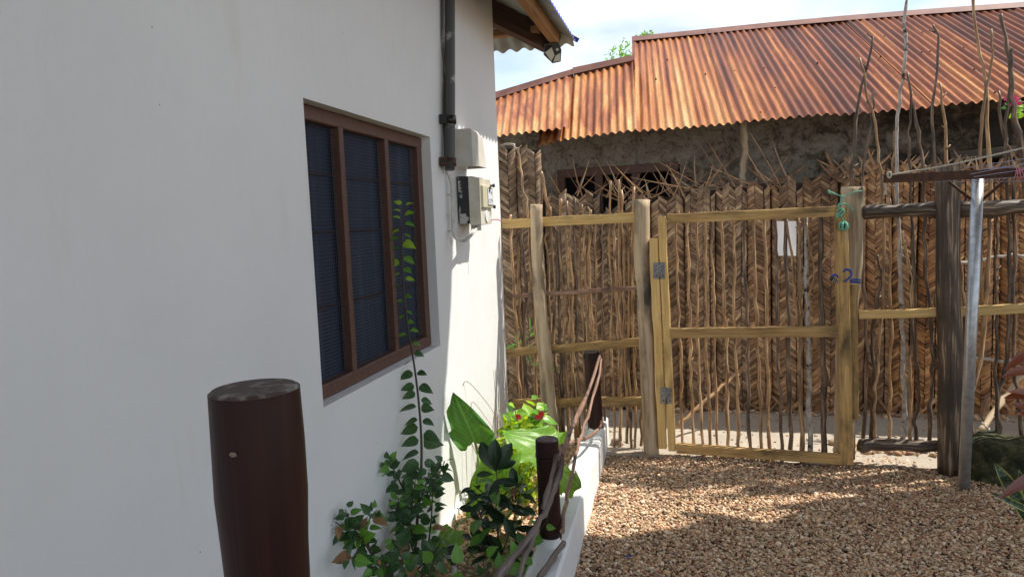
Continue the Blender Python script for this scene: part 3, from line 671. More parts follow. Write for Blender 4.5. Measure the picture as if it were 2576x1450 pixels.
m_ = MB(); wallbox(m_, ym0+.02, ym1-.02, zm0+.10, zm1-.055, .014, .137, .004); m_.build('cover_plate', MAT['clear_plastic'], meter)
m_ = MB(); c_ = np.array([WX+.137, (ym0+ym1)/2, zm0+.05]); m_.tube([c_, c_+np.array([.006, 0, 0])], .035, 14); m_.build('dial', MAT['sign_white'], meter)
for zz in (zm1-.05, zm0+.105):
    c_ = np.array([WX+.137, ym1-.012, zz]); m_ = MB(); m_.tube([c_, c_+np.array([.014, 0, 0]), c_+np.array([.014, 0, 0])+np.array([.001, 0, 0]), c_+np.array([.026, 0, 0])], [.006, .006, .011, .011], 8); m_.build('screw', MAT['black'], meter)
m_ = MB(); stick_mb(m_, [(WX+.06, 4.0, zm0+.02), (WX+.165, 4.03, zm0+.03), (WX+.19, 4.05, zm0+.018)], .003, .004, 3, 0, 5, False); m_.build('seal_tag', MAT['pink'], meter)
sy0, sy1 = ym0+.115, ym1-.028; sz0, sz1 = zm0+.115, zm1-.07
m_ = MB(); m_.box((WX+.1525, sy0, (sz0+sz1)/2), (WX+.1525, sy1, (sz0+sz1)/2), sz1-sz0, .003, (0, 0, 1), bev=.0005); sg = m_.build('sticker', MAT['sign_white'], meter)
m_ = MB(); e_ = .0015; xs_ = WX+.1547
def strip_(p, q_, wd):
    p = Vector(p); q_ = Vector(q_); d = (q_-p).normalized(); s_ = d.cross(Vector((1, 0, 0))).normalized()*wd/2; m_.add([p-s_, q_-s_, q_+s_, p+s_], [(0, 1, 2, 3)])
for a_, b_ in (((sy0, sz0), (sy1, sz0)), ((sy1, sz0), (sy1, sz1)), ((sy1, sz1), (sy0, sz1)), ((sy0, sz1), (sy0, sz0))): strip_((xs_, a_[0], a_[1]), (xs_, b_[0], b_[1]), .003)
cy_, cz_ = (sy0+sy1)/2, sz0+.085
strip_((xs_, cy_-.028, cz_-.012), (xs_, cy_+.012, cz_+.028), .020); strip_((xs_, cy_+.0, cz_+.002), (xs_, cy_+.014, cz_-.02), .005); strip_((xs_, cy_+.014, cz_-.018), (xs_, cy_+.032, cz_-.014), .005); strip_((xs_, cy_+.032, cz_-.026), (xs_, cy_+.032, cz_-.002), .006)
m_.build('camera_print', MAT['ink'], sg)
tcu = bpy.data.curves.new('cctv', 'FONT'); tcu.body = 'CCTV'; tcu.size = .032; tcu.align_x = 'CENTER'
tob = bpy.data.objects.new('tmp', tcu); COL.objects.link(tob); dg = bpy.context.evaluated_depsgraph_get(); tme = bpy.data.meshes.new_from_object(tob.evaluated_get(dg)); bpy.data.objects.remove(tob)
tme.name = 'lettering'; tme.materials.clear(); tx = Matrix(((0, 0, 1, xs_), (1, 0, 0, cy_), (0, 1, 0, sz0+.012), (0, 0, 0, 1))); put('lettering', tme, MAT['ink'], sg, None, tx)
m_ = MB()
for dy_, dz_ in ((0, 0), (.012, .01)):
    pts = [W(1128, 440, .02), W(1136, 470, .03), W(1137, 520, .028), W(1138, 565, .025), W(1143, 595, .04), W(1160, 606, .06), W(1176, 598, .09+dy_), (WX+.09+dy_, 3.86, zm0+.0)]
    pts = [np.array(p)+np.array([dy_*.3, dy_, 0]) for p in pts]; m_.tube(smooth_path(pts, 5), .0085, 8)
m_.build('cable', MAT['pvc_white'], meter)
m_ = MB(); m_.tube([(WX+.09, 3.86, zm0-.03), (WX+.09, 3.86, zm0+.004)], .03, 12); m_.build('cable_gland', MAT['cover_white'], meter)
for yv in (490, 540, 580):
    c_ = W(1137, yv, .03); m_ = MB(); m_.box(c_+np.array([-.02, -.012, 0]), c_+np.array([.008, -.012, 0]), .012, .014, (0, 0, 1)); m_.build('cable_clip', MAT['pvc_white'], meter)

# ================================================================== PLANTER KERB + POSTS + BRANCH RAIL
kerb = thing('planter_kerb', 'low white painted kerb wall edging the planting bed', 'low wall', (-.6, 3.6, 0))
m_ = MB(); kx = lambda y: -.585-.021*(y-2.9)
yy = [-.5, .8, 2.0, 2.6, 3.2, 3.86]
prof = [(-.072, -.03), (-.072, .185), (-.060, .20), (.058, .198), (.070, .185), (.075, -.03)]
def kerb_run(yl, dz, cap0=False, cap1=False):
    vs = []; fs = []
    for j, y in enumerate(yl):
        for k_, (u, v) in enumerate(prof): vs.append((kx(y)+u+.004*mnoise.noise(Vector((y*3, k_, 0))), y, v+(dz if v > 0 else 0)+.004*mnoise.noise(Vector((y*3, k_, 7)))))
    n_ = len(prof)
    for j in range(len(yl)-1):
        for k_ in range(n_-1): fs.append((j*n_+k_+1, j*n_+k_, (j+1)*n_+k_, (j+1)*n_+k_+1))
    fs.append(tuple(range(n_))); fs.append(tuple((len(yl)-1)*n_+k_ for k_ in reversed(range(n_))))
    m_.add(vs, fs)
kerb_run(list(np.linspace(-.5, 3.98, 22)), 0); kerb_run(list(np.linspace(3.981, 4.90, 8)), -.014)
m_.build('kerb', MAT['plaster'], kerb)
def round_post(name, label, base, top, r, mat, group=None, sides=28, wob=.03, bulge=None, chip=True):
    t = thing(name, label, 'post', base, group)
    b0, t0 = np.array(base, float), np.array(top, float); n_ = 18; pts = []; rad = []
    for i in range(n_+1):
        u = i/n_; pts.append(b0*(1-u)+t0*u); rr = r*(1+.02*math.sin(u*7+b0[0]*9))
        if bulge: rr *= 1+bulge[1]*math.exp(-((u-bulge[0])/.035)**2)-.05*math.exp(-((u-.77)/.07)**2)
        rad.append(rr)
    rad[-1] *= .985
    m2 = MB(); m2.tube(pts, rad, sides, 0, False, wob*1.0); m2.build('post_body', mat, t)
    # cut end with slight doming
    e = MB(); tp = Vector(t0); rr = rad[-1]; ring = [tp+Vector((math.cos(a)*rr*1.0, math.sin(a)*rr*1.0, 0)) for a in np.linspace(0, 2*math.pi, sides, endpoint=False)]
    ring2 = [tp+Vector((math.cos(a)*rr*.93, math.sin(a)*rr*.93, .004)) for a in np.linspace(0, 2*math.pi, sides, endpoint=False)]
    low = [p-Vector((0, 0, .012)) for p in ring]
    vs = low+ring+ring2+[tp+Vector((0, 0, .0045))]
    fs = [(i, (i+1) % sides, sides+(i+1) % sides, sides+i) for i in range(sides)]+[(sides+i, sides+(i+1) % sides, 2*sides+(i+1) % sides, 2*sides+i) for i in range(sides)]+[(2*sides+i, 2*sides+(i+1) % sides, 3*sides) for i in range(sides)]
    e.add(vs, fs[:sides], None, 0, True); e.add(vs, fs[sides:], None, 1, False); e.build('cut_end', [mat, MAT['cut_brown']], t)
    return t
MAT['cut_brown'] = mat_simple('painted_cut_end', (.06, .035, .028), .6, 0, 38, (.24, .22, .205), .5, lo=.48, hi=.66)
fp = np.array([-.575, .87])
tfg = Q(640, 980, .87); 
fgp = round_post('timber_post', 'thick dark brown painted post in the foreground before the white wall', (tfg[0]+.006, .87, -.02), (tfg[0], .87, tfg[2]), .0625, MAT['brown_paint'], None, 56, .05, (.905, .04))
mk = MB(); kp = Vector((tfg[0]+.006, .87-.0655, 1.6-.30)); mk.add([kp+Vector((.006*math.cos(a)*(.7+.5*random.random()), -.0012, .004*math.sin(a)*(.7+.5*random.random()))) for a in np.linspace(0, 6.28, 9)[:-1]], [tuple(range(8))]); mk.build('scuff', mat_simple('pale_scuff', (.25, .18, .14), .7), fgp)
p2b = G(1382, 1368, .2); p2t = Q(1373, 1108, p2b[1])
pp2 = round_post('timber_post', 'dark brown painted post on the white kerb beside the leafy shrub', (p2b[0], p2b[1]+.02, .19), (p2t[0], p2b[1]+.02, p2t[2]), .049, MAT['brown_paint'], None, 28, .04)
m_ = MB(); m_.tube([(p2b[0], p2b[1]+.02, .19), (p2b[0], p2b[1]+.02, .235)], [.054, .0515], 28, 0, False, .08); m_.build('plaster_collar', MAT['plaster'], pp2)
p3y = 4.52; p3b = Q(1498, 1045, p3y); p3t = Q(1487, 884, p3y)
pp3 = round_post('timber_post', 'brown painted post at the far end of the white kerb', (p3b[0], p3y, .17), (p3t[0], p3y, p3t[2]), .050, MAT['brown_paint'], None, 24, .04)
m_ = MB(); m_.tube([(p3b[0], p3y, .17), (p3b[0], p3y, .225)], [.056, .0525], 24, 0, False, .08); m_.build('plaster_collar', MAT['plaster'], pp3)
p4 = Q(1307, 885, 5.25); round_post('timber_post', 'short reddish brown post behind the fence next to the house corner', (p4[0]+.02, 5.25, 0), (p4[0], 5.25, p4[2]), .032, mat_simple('red_brown_paint', (.12, .06, .045), .6), None, 16, .05)
# wire lashings
def lash(t, c, r, n_, dz=.006):
    for k_ in range(n_):
        l_ = MB(); pts = [(c[0]+math.cos(a)*r, c[1]+math.sin(a)*r, c[2]+k_*dz+.006*math.sin(a+k_)) for a in np.linspace(0, 2*math.pi, 17)]; l_.tube(pts, .0018, 5); l_.build('wire_lashing', MAT['black'], t)
lash(pp2, (p2t[0], p2b[1]+.02, p2t[2]-.07), .052, 2, .012); lash(pp2, (p2b[0], p2b[1]+.02, .25), .055, 2); lash(pp3, (p3t[0], p3y, p3t[2]-.03), .053, 3)
# branch rail along the kerb
rail = thing('branch_rail', 'crooked branches tied to the brown posts as a rail above the kerb', 'railing', (-.55, 3.4, .5))
def br(pts, r0, r1, mat, n=5, jit=.004):
    m3 = MB(); stick_mb(m3, pts, r0*.72, r1*.78, 4, .003, 8); m3.build('branch', mat, rail)
dpt = lambda px, py, y: Q(px, py, y)
br([dpt(1511, 890, 4.42), dpt(1490, 955, 4.15), dpt(1458, 1035, 3.75), dpt(1432, 1090, 3.3), dpt(1411, 1160, 2.93)], .012, .017, MAT['red_branch'])
br([dpt(1414, 1150, 2.78), dpt(1400, 1215, 2.74), dpt(1375, 1275, 2.70), dpt(1338, 1335, 2.6), dpt(1290, 1400, 2.5), dpt(1240, 1470, 2.40)], .014, .020, MAT['driftwood'])
br([dpt(1400, 1140, 2.79), dpt(1385, 1210, 2.74), dpt(1366, 1280, 2.69)], .012, .015, MAT['driftwood'])
br([dpt(1352, 1330, 2.62), dpt(1330, 1375, 2.54), dpt(1300, 1460, 2.40)], .015, .013, MAT['driftwood'])
br([dpt(1513, 893, 4.42), dpt(1502, 960, 4.2), dpt(1478, 1045, 3.9), dpt(1452, 1130, 3.5), dpt(1436, 1200, 3.2), dpt(1420, 1280, 2.95), dpt(1414, 1335, 2.82)], .010, .0125, MAT['red_branch'])
br([dpt(1418, 1362, 2.78), dpt(1392, 1400, 2.68), dpt(1352, 1460, 2.52)], .016, .017, MAT['driftwood'])
br([dpt(1513, 1058, 4.45), dpt(1500, 1082, 4.2), dpt(1470, 1102, 3.9), dpt(1440, 1110, 3.7), dpt(1412, 1122, 3.2), dpt(1404, 1150, 2.85)], .013, .015, MAT['red_branch'])

# ================================================================== FENCE LEFT OF THE GATE
def rail_px(t, name, a, b, wpx, mat, off, thick=.03, log=False):
    A_, B_ = FP(*a, off), FP(*b, off); w = wpx/FPX*abs(A_[1]*1.03)
    m3 = MB()
    if log: stick_mb(m3, [A_*(1-u)+B_*u for u in (0, .25, .5, .75, 1)], w/2, w/2*.95, 3, .003, 12, True)
    else: m3.box(A_+FN*thick/2, B_+FN*thick/2, w, thick, (0, 0, 1), bev=.003, wob=.004)
    return m3.build(name, mat, t)
def pole_px(t, name, pts, wpx, mat, off=0.0, sides=16, chop=True):
    P_ = [FP(*p, off) for p in pts]; m3 = MB(); wl_ = wpx if hasattr(wpx, '__len__') else [wpx]*len(P_)
    S = smooth_path(P_, 4, .0015); n_ = len(S); rad = [np.interp(i/(n_-1), np.linspace(0, 1, len(wl_)), wl_)/FPX*4.75/2 for i in range(n_)]
    m3.tube(S, rad, sides, 0, True, .10); return m3.build(name, mat, t)
def twigs(m3, P_, r):
    for _ in range(random.randint(2, 5)):
        i = random.randint(0, len(P_)-2); u = random.random(); q = P_[i]*(1-u)+P_[i+1]*u; sg_ = random.choice([-1, 1])
        d = np.array([sg_*random.uniform(.5, 1), random.uniform(-.5, .5), random.uniform(.5, 1.2)]); d /= np.linalg.norm(d); L_ = random.uniform(.01, .03)
        m3.tube([q, q+d*L_*.6, q+d*(L_+r)], [r*.55, r*.4, r*.22], 5)
def picket(t, pts, off, rpx=5.5, mat='bark', r1=None):
    P_ = [FP(*p, off) for p in pts]; m3 = MB(); r = rpx/FPX*4.8/2
    stick_mb(m3, P_, (r1/FPX*4.8/2 if r1 else r*.8), r, 4, .0045, 6); twigs(m3, P_, r); return m3.build('picket', MAT[mat], t)
lf = thing('picket_fence', 'rough stick fence with sawn rails between the white house corner and the gate', 'fence', FA+np.array([-.5, .0, 0]))
pole_px(lf, 'post', [(1349, 514), (1350, 620), (1356, 720), (1366, 850), (1378, 980), (1386, 1110)], [30, 30, 33, 35, 38, 38], MAT['grey_pole'], -.01)
pole_px(lf, 'post', [(1613, 502), (1614, 620), (1620, 760), (1627, 900), (1634, 1040), (1640, 1145)], [40, 38, 36, 38, 38, 40], MAT['grey_pole'], 0)
rail_px(lf, 'rail', (1263, 563), (1598, 547), 23, MAT['pale_wood'], .03)
rail_px(lf, 'rail', (1288, 745), (1606, 724), 10, MAT['red_branch'], .03, .03)
rail_px(lf, 'rail', (1270, 888), (1612, 860), 20, MAT['stained_wood'], .03, .04)
rail_px(lf, 'rail', (1290, 1015), (1620, 1010), 22, MAT['stained_wood'], .03, .04)
lx = [(1284, 540, 1310), (1300, 560, 1320), (1312, 560, 1332), (1337, 545, 1355), (1359, 430, 1400), (1385, 520, 1412), (1408, 500, 1432), (1424, 505, 1450), (1442, 498, 1462), (1461, 514, 1476), (1481, 528, 1490), (1498, 545, 1502), (1532, 455, 1545), (1557, 452, 1560), (1566, 478, 1576), (1590, 470, 1596), (1374, 560, 1390), (1398, 570, 1420), (1434, 560, 1455), (1470, 552, 1484), (1545, 556, 1560), (1580, 552, 1588), (1513, 560, 1524), (1607, 560, 1612)]
for i, (a, tp_, b) in enumerate(lx):
    j1 = random.uniform(-4, 4); j2 = random.uniform(-5, 5); j3 = random.uniform(-4, 4)
    m0 = (a*2+b)/3; m1 = (a+2*b)/3; yb_ = random.uniform(1104, 1136)
    picket(lf, [(a+random.uniform(-4, 4), tp_), (a, 600), (m0+j1, 740), (m0+(b-a)*.15+j2, 860), (m1+j3, 980), (b, yb_)], .075+random.uniform(-.004, .004), random.uniform(6, 9.5), random.choice(['bark', 'bark', 'bark', 'dark_bark']))
picket(lf, [(1304, 372), (1310, 420), (1318, 480), (1326, 530), (1334, 640), (1340, 760)], .075, 7, 'bark')
picket(lf, [(1362, 432), (1370, 478), (1380, 530)], .06, 9, 'bark'); picket(lf, [(1254, 366), (1290, 364), (1304, 378)], .09, 6, 'white_bark')

# ================================================================== GATE
gate = thing('gate', 'wooden frame garden gate filled with thin crooked upright sticks', 'gate', FP(1690, 1130, -.03)*np.array([1, 1, 0]))
GO = -.05
def gpl(px, py, off=0.0):
    u = (px-1680)/450.0; return FP(px, py, GO-.035*u+off)
def gbar(name, a, b, wpx, mat, th, off=0.0, side=(0, 0, 1)):
    A_, B_ = gpl(*a, off), gpl(*b, off); w = wpx/FPX*4.72; m3 = MB(); m3.box(A_+FN*th/2, B_+FN*th/2, w, th, side, bev=.003, wob=.003); return m3.build(name, mat, gate)
gbar('stile', (1663, 544), (1690, 1134), 18, MAT['pale_wood'], .05, 0, tuple(_fd))
gbar('stile', (2116, 522), (2130, 1168), 27, MAT['stained_wood'], .05, 0, tuple(_fd))
gbar('rail', (1678, 550), (2104, 531), 23, MAT['stained_wood'], .045)
gbar('rail', (1684, 838), (2110, 834), 24, MAT['stained_wood'], .045)
gbar('rail', (1701, 1128), (2117, 1157), 23, MAT['stained_wood'], .045)
gt = [1701, 1726, 1748, 1770, 1790, 1814, 1841, 1872, 1894, 1918, 1947, 1976, 2006, 2027, 2064]
gb = [1719, 1743, 1767, 1784, 1804, 1831, 1857, 1886, 1915, 1936, 1966, 1989, 2019, 2040, 2072]
gw = [6, 7, 7, 8, 6, 8, 7, 8, 8, 9, 8, 10, 9, 11, 12]
for i, (a, b) in enumerate(zip(gt, gb)):
    P_ = []
    for k, u in enumerate((0, .2, .42, .62, .82, 1)):
        yb_ = 1150+random.uniform(-4, 22)+(a-1700)*.02 if i in (2, 7, 9, 10, 12) else 1128+(a-1700)*.06
        wv = 0 if k in (0, 5) else random.uniform(-3.5, 3.5)
        P_.append((a+(b-a)*u+wv, 538+(yb_-538)*u))
    m3 = MB(); r = gw[i]/FPX*4.72/2; stick_mb(m3, [gpl(*p, .062) for p in P_], r*.8, r*1.1, 4, .004, 7); twigs(m3, [gpl(*p, .062) for p in P_], r)
    m3.build('picket', MAT['dark_bark' if i in (7, 10, 11, 14) else ('white_bark' if i == 13 else 'bark')], gate)
m3 = MB(); stick_mb(m3, [gpl(*p, .055) for p in ((1977, 552), (1988, 620), (1996, 700), (2003, 800), (2001, 842))], .008, .009, 5, .002, 6); m3.build('picket', MAT['bark'], gate)
m3 = MB(); stick_mb(m3, [gpl(*p, .055) for p in ((2028, 560), (2040, 640), (2048, 690), (2030, 760), (2012, 830))], .006, .007, 5, .003, 6); m3.build('picket', MAT['bark'], gate)
for xx in (1706, 1732, 1748, 1771, 1790, 1802, 1825, 1846):
    m3 = MB(); p_ = gpl(xx, 543-(xx-1700)*.05, .055); m3.tube([p_, p_+np.array([random.uniform(-.006, .006), 0, random.uniform(.015, .04)])], [.006, .003], 6); m3.build('picket_tip', MAT['bark'], gate)
# hinge board (fixed to the post) and hinges
hb = thing('hinge_board', 'pale sawn board nailed to the left gate post to carry the hinges', 'board', FP(1650, 1130, -.02)*np.array([1, 1, 0]))
A_, B_ = FP(1643, 600, GO), FP(1666, 1128, GO); m3 = MB(); m3.box(A_+FN*.025, B_+FN*.025, 20/FPX*4.7, .05, tuple(_fd), bev=.003, wob=.003); m3.build('board', MAT['pale_wood'], hb)
for (a, b, tag_) in (((1643, 660), (1672, 701), 0), ((1660, 974), (1690, 1015), 1)):
    hg = thing('hinge', ['zinc butt hinge on the upper part of the gate stile', 'zinc butt hinge low on the gate stile near the ground'][tag_], 'hinge', FP(*b, GO-.004))
    mx_ = (a[0]+b[0])/2
    for (x0, x1) in ((a[0], mx_-2), (mx_+2, b[0])):
        pc = [FP(x0, a[1], GO-.004), FP(x1, a[1], GO-.004), FP(x1, b[1], GO-.004), FP(x0, b[1], GO-.004)]
        m3 = MB(); m3.add(pc+[p+FN*.004 for p in pc], [(3, 2, 1, 0), (0, 1, 5, 4), (1, 2, 6, 5), (2, 3, 7, 6), (3, 0, 4, 7)]); lf_ = m3.build('hinge_leaf', MAT['hinge'], hg)
        for vv in (.2, .5, .8):
            for uu in ((.35,) if vv == .5 else (.6,)):
                c_ = FP(x0+(x1-x0)*uu, a[1]+(b[1]-a[1])*vv, GO-.0065); m3 = MB(); m3.tube([c_, c_+FN*.003], .0042, 8); m3.build('screw', MAT['black'], lf_)
    m3 = MB(); m3.tube([FP(mx_, a[1], GO-.006), FP(mx_+1, b[1], GO-.006)], .0052, 8); m3.build('pin', MAT['hinge'], hg)
# latch post
lp_ = thing('gate_post', 'pale round latch post with a flat cut top right of the gate', 'post', FP(2135, 1160, .02)*np.array([1, 1, 0]))
pole_px(lp_, 'post_body', [(2143, 470), (2144, 560), (2142, 660), (2132, 780), (2128, 950), (2122, 1150)], [49, 49, 46, 44, 46, 48], MAT['grey_pole'], .06)
A_, B_ = FP(2143, 714, -.01), FP(2146, 1052, -.01); m3 = MB(); m3.box(A_, B_, .058, .04, tuple(_fd), bev=.004, wob=.003); m3.build('batten', MAT['stained_wood'], lp_)

# white paper behind the gate sticks
pc = [gpl(1950, 556, .078), gpl(2003, 556, .078), gpl(2002, 643, .078), gpl(1950, 643, .078)]
m3 = MB(); n_ = 8; vs = []
for j in range(n_+1):
    for i in range(n_+1):
        u, v = i/n_, j/n_; p_ = (pc[0]*(1-u)+pc[1]*u)*(1-v)+(pc[3]*(1-u)+pc[2]*u)*v; vs.append(p_+FN*.006*mnoise.noise(Vector((u*2, v*2, 0))))
m3.add(vs, [(j*(n_+1)+i, j*(n_+1)+i+1, (j+1)*(n_+1)+i+1, (j+1)*(n_+1)+i) for j in range(n_) for i in range(n_)], None, 0, True)
pob = m3.build('paper_sheet', MAT['paper'], None, pc[2]); tag(pob, 'blank white sheet hung behind the sticks in the upper right of the gate', 'paper')
# green rope
gr = thing('rope', 'green rope knotted round the top of the gate and its latch post', 'rope', FP(2115, 520, -.08))
def rope_px(t, pts, r, mat, offs=None, name='cord', tw=True):
    offs = offs or [-.09]*len(pts); S = smooth_path([FP(*p, o_) for p, o_ in zip(pts, offs)], 6); m4 = MB(); m4.tube(S, r, 7, 0, True, .25); return m4.build(name, mat, t)
rope_px(gr, [(2168, 480), (2148, 483), (2128, 492), (2116, 493), (2100, 487), (2086, 482)], .0042, MAT['green_rope'])
rope_px(gr, [(2117, 490), (2115, 508), (2108, 518), (2118, 528), (2106, 538), (2104, 548)], .006, MAT['green_rope'])
rope_px(gr, [(2112, 514), (2128, 513), (2142, 524), (2144, 530)], .004, MAT['green_rope'])
rope_px(gr, [(2105, 530), (2116, 524), (2122, 534), (2112, 542), (2103, 536)], .0055, MAT['green_rope'])
rope_px(gr, [(2114, 540), (2120, 552), (2121, 562)], .0045, MAT['green_rope']); rope_px(gr, [(2086, 482), (2083, 479), (2088, 487)], .006, MAT['green_rope'])
kn = FP(2122, 568, -.11); m3 = MB()
for a in range(3):
    ring = [kn+np.array([.024*math.cos(t_)*math.cos(a*1.05), .024*math.cos(t_)*math.sin(a*1.05), .024*math.sin(t_)]) for t_ in np.linspace(0, 6.28, 15)]; m3.tube(ring, .007, 6)
m3.build('knot_wrap', MAT['green_rope'], gr)
m3 = MB(); m3.tube([kn+np.array([0, 0, .022]), kn+np.array([0, 0, .012]), kn, kn-np.array([0, 0, .012]), kn-np.array([0, 0, .022])], [.005, .019, .023, .019, .006], 12); m3.build('knot', MAT['black'], gr)
rope_px(gr, [(2126, 585), (2128, 600), (2125, 610)], .0025, MAT['rope'], [-.11]*3)
bl = thing('cable_lock', 'blue cable bicycle lock looped round the gate and its post', 'lock', FP(2140, 705, -.05))
rope_px(bl, [(2164, 710), (2145, 709), (2126, 706), (2134, 700), (2141, 690), (2138, 680), (2128, 677), (2120, 684)], .0055, MAT['blue_cable'], [-.02, -.03, -.09, -.1, -.1, -.09, -.09, -.08], 'cable')
rope_px(bl, [(2164, 704), (2146, 703), (2130, 707), (2118, 706)], .0055, MAT['blue_cable'], [-.02, -.03, -.07, -.08], 'cable')
rope_px(bl, [(2090, 700), (2094, 692), (2102, 691), (2108, 697)], .0055, MAT['blue_cable'], [-.1]*4, 'cable')
m3 = MB(); m3.tube([FP(2087, 700, -.1), FP(2093, 702, -.1), FP(2101, 706, -.1), FP(2106, 708, -.1)], [.010, .013, .013, .010], 12); m3.build('lock_barrel', MAT['black'], bl)
for xx in (2095, 2099, 2103):
    m3 = MB(); c_ = FP(xx, 703+(xx-2095)*.5, -.1); d_ = (FP(2106, 708, -.1)-FP(2087, 700, -.1)); d_ /= np.linalg.norm(d_); m3.tube([c_-d_*.001, c_+d_*.0015], .0140, 12); m3.build('number_ring', MAT['pvc_white'], bl)

# ================================================================== FENCE RIGHT OF THE GATE
rf = thing('picket_fence', 'dark stick fence with log rails and tall unequal sticks right of the gate', 'fence', FP(2388, 1180)*np.array([1, 1, 0]))
pole_px(rf, 'post', [(2384, 415), (2383, 560), (2386, 760), (2392, 900), (2388, 1050), (2386, 1188)], [50, 46, 46, 50, 50, 46], MAT['dark_pole'], 0)
rail_px(rf, 'rail', (2168, 534), (2366, 526), 30, MAT['dark_pole'], .04, log=True)
rail_px(rf, 'rail', (2400, 526), (3040, 501), 31, MAT['dark_pole'], .04, log=True)
rail_px(rf, 'rail', (2160, 792), (2370, 785), 19, MAT['pale_wood'], .02, .03); rail_px(rf, 'rail', (2405, 783), (3040, 754), 21, MAT['pale_wood'], .02, .03)
rail_px(rf, 'rail', (2158, 1117), (2368, 1123), 26, MAT['dark_pole'], .03, log=True); rail_px(rf, 'rail', (2404, 1125), (3040, 1142), 26, MAT['dark_pole'], .03, log=True)
O_ = .095
sets = [
 ([(2195, 91), (2158, 266), (2144, 400), (2143, 480)], 9, 'dark_bark'),
 ([(2162, 146), (2186, 249), (2209, 377), (2220, 502), (2222, 700), (2208, 900), (2198, 1000), (2200, 1110)], 8, 'bark'),
 ([(2200, 229), (2189, 311), (2169, 453), (2172, 560), (2172, 700), (2180, 800), (2176, 960), (2170, 1105)], 8, 'dark_bark'),
 ([(2279, -60), (2276, 60), (2275, 178), (2257, 289), (2256, 444), (2262, 600), (2264, 700), (2270, 820), (2270, 940), (2276, 1030), (2268, 1105)], 10, 'white_bark'),
 ([(2282, 184), (2293, 249), (2309, 333), (2322, 444), (2325, 560), (2330, 700), (2342, 820), (2346, 930), (2341, 1020), (2336, 1115)], 9, 'dark_bark'),
 ([(2346, 62), (2360, 107), (2346, 266), (2351, 444), (2360, 600), (2366, 720)], 8, 'dark_bark'),
 ([(2362, 209), (2377, 311), (2382, 422)], 7, 'bark'),
 ([(2446, -40), (2460, 111), (2480, 222), (2486, 400), (2490, 600), (2478, 760), (2470, 880), (2440, 1000), (2445, 1110)], 10, 'bark'),
 ([(2492, 73), (2493, 164), (2471, 289), (2462, 422), (2466, 600), (2470, 760)], 8, 'bark'),
 ([(2516, 36), (2535, 124), (2544, 222), (2553, 311), (2571, 400), (2590, 560)], 12, 'dark_bark'),
 ([(2546, 122), (2542, 186), (2529, 311), (2531, 400), (2536, 600), (2540, 760), (2530, 900), (2510, 1010), (2512, 1120)], 9, 'dark_bark'),
 ([(2511, 229), (2522, 333), (2544, 400), (2553, 577), (2548, 760), (2552, 930), (2560, 1010), (2570, 1120)], 9, 'dark_bark'),
 ([(2293, 231), (2284, 333), (2286, 400), (2296, 560), (2300, 700), (2306, 900), (2312, 1000), (2302, 1060), (2309, 1115)], 8, 'dark_bark'),
 ([(2237, 500), (2240, 640), (2242, 800), (2240, 960), (2236, 1040), (2234, 1110)], 8, 'bark'),
 ([(2250, 330), (2246, 440), (2258, 560), (2292, 700), (2288, 860), (2290, 1000), (2288, 1110)], 8, 'bark'),
 ([(2268, 640), (2310, 700)], 4, 'bark'),
 ([(2206, 640), (2214, 700), (2202, 780), (2196, 850), (2196, 960), (2190, 1105)], 10, 'dark_bark'),
 ([(2404, 530), (2412, 640), (2424, 760), (2426, 900), (2432, 1010), (2440, 1105)], 8, 'bark'),
 ([(2452, 540), (2446, 650), (2442, 760)], 7, 'bark'),
 ([(2508, 540), (2504, 700), (2508, 860), (2504, 1000), (2510, 1115)], 8, 'dark_bark'),
 ([(2402, 640), (2406, 760), (2410, 900), (2400, 1010)], 6, 'bark'),
 ([(2352, 740), (2358, 860), (2352, 930)], 7, 'dark_bark'),
 ([(2590, 200), (2580, 400), (2592, 600), (2586, 900), (2590, 1110)], 9, 'bark'),
]
for k_ in range(17):
    x_ = 2622+k_*25+random.uniform(-6, 6); sets.append(([(x_+random.uniform(-25, 25), random.choice([60, 200, 330, 480])), (x_+random.uniform(-8, 8), 420), (x_, 560), (x_+random.uniform(-6, 6), 760), (x_+random.uniform(-6, 6), 940), (x_+random.uniform(-5, 5), 1120)], random.uniform(7, 10), random.choice(['bark', 'dark_bark'])))
pole_px(rf, 'post', [(2990, 420), (2990, 760), (2984, 1190)], [46, 46, 48], MAT['dark_pole'], 0)
for pts, r, mt in sets: picket(rf, pts, O_+random.uniform(-.01, .01), r*1.05, mt, r*.55)

# ================================================================== CLOTHES LINE
cl = thing('clothes_line', 'galvanised clothes line pole with a rusty crossarm strung with lines', 'clothes line', (1.526, 4.346, 0))
yl_ = 4.346
m3 = MB(); m3.tube([G(2424, 1224), Q(2442, 830, yl_), Q(2459, 448, yl_)], .0300, 24); m3.build('pole', MAT['steel'], cl)
ya = 4.20
arm_z = Q(2400, 442, ya)[2]
a0, a1 = Q(2221, 450, ya), Q(2700, 428, ya-.12)
m3 = MB(); m3.box(a0, a1, .045, .006, (0, 0, 1), bev=.001); m3.build('crossarm', MAT['rusty_iron'], cl)
m3 = MB(); m3.box(a0+np.array([0, .025, .0225]), a1+np.array([0, .025, .0225]), .05, .004, (0, 1, 0), bev=.001); m3.build('crossarm', MAT['rusty_iron'], cl)
for a_, b_ in (((2440, 500), (2385, 456)), ((2473, 500), (2530, 452))):
    m3 = MB(); m3.tube([Q(*a_, yl_-.01), Q(*b_, yl_-.05)], .008, 8); m3.build('brace', MAT['rusty_iron'], cl)
for xx in (2322, 2370): m3 = MB(); c_ = Q(xx, 440, ya-.004); m3.tube([c_, c_+np.array([0, -.006, 0])], .006, 10); m3.build('bolt', MAT['rusty_iron'], cl)
def line_(name, pts, r, mat, label=None):
    m4 = MB(); m4.tube(pts, r, 6); return m4.build(name, mat, cl)
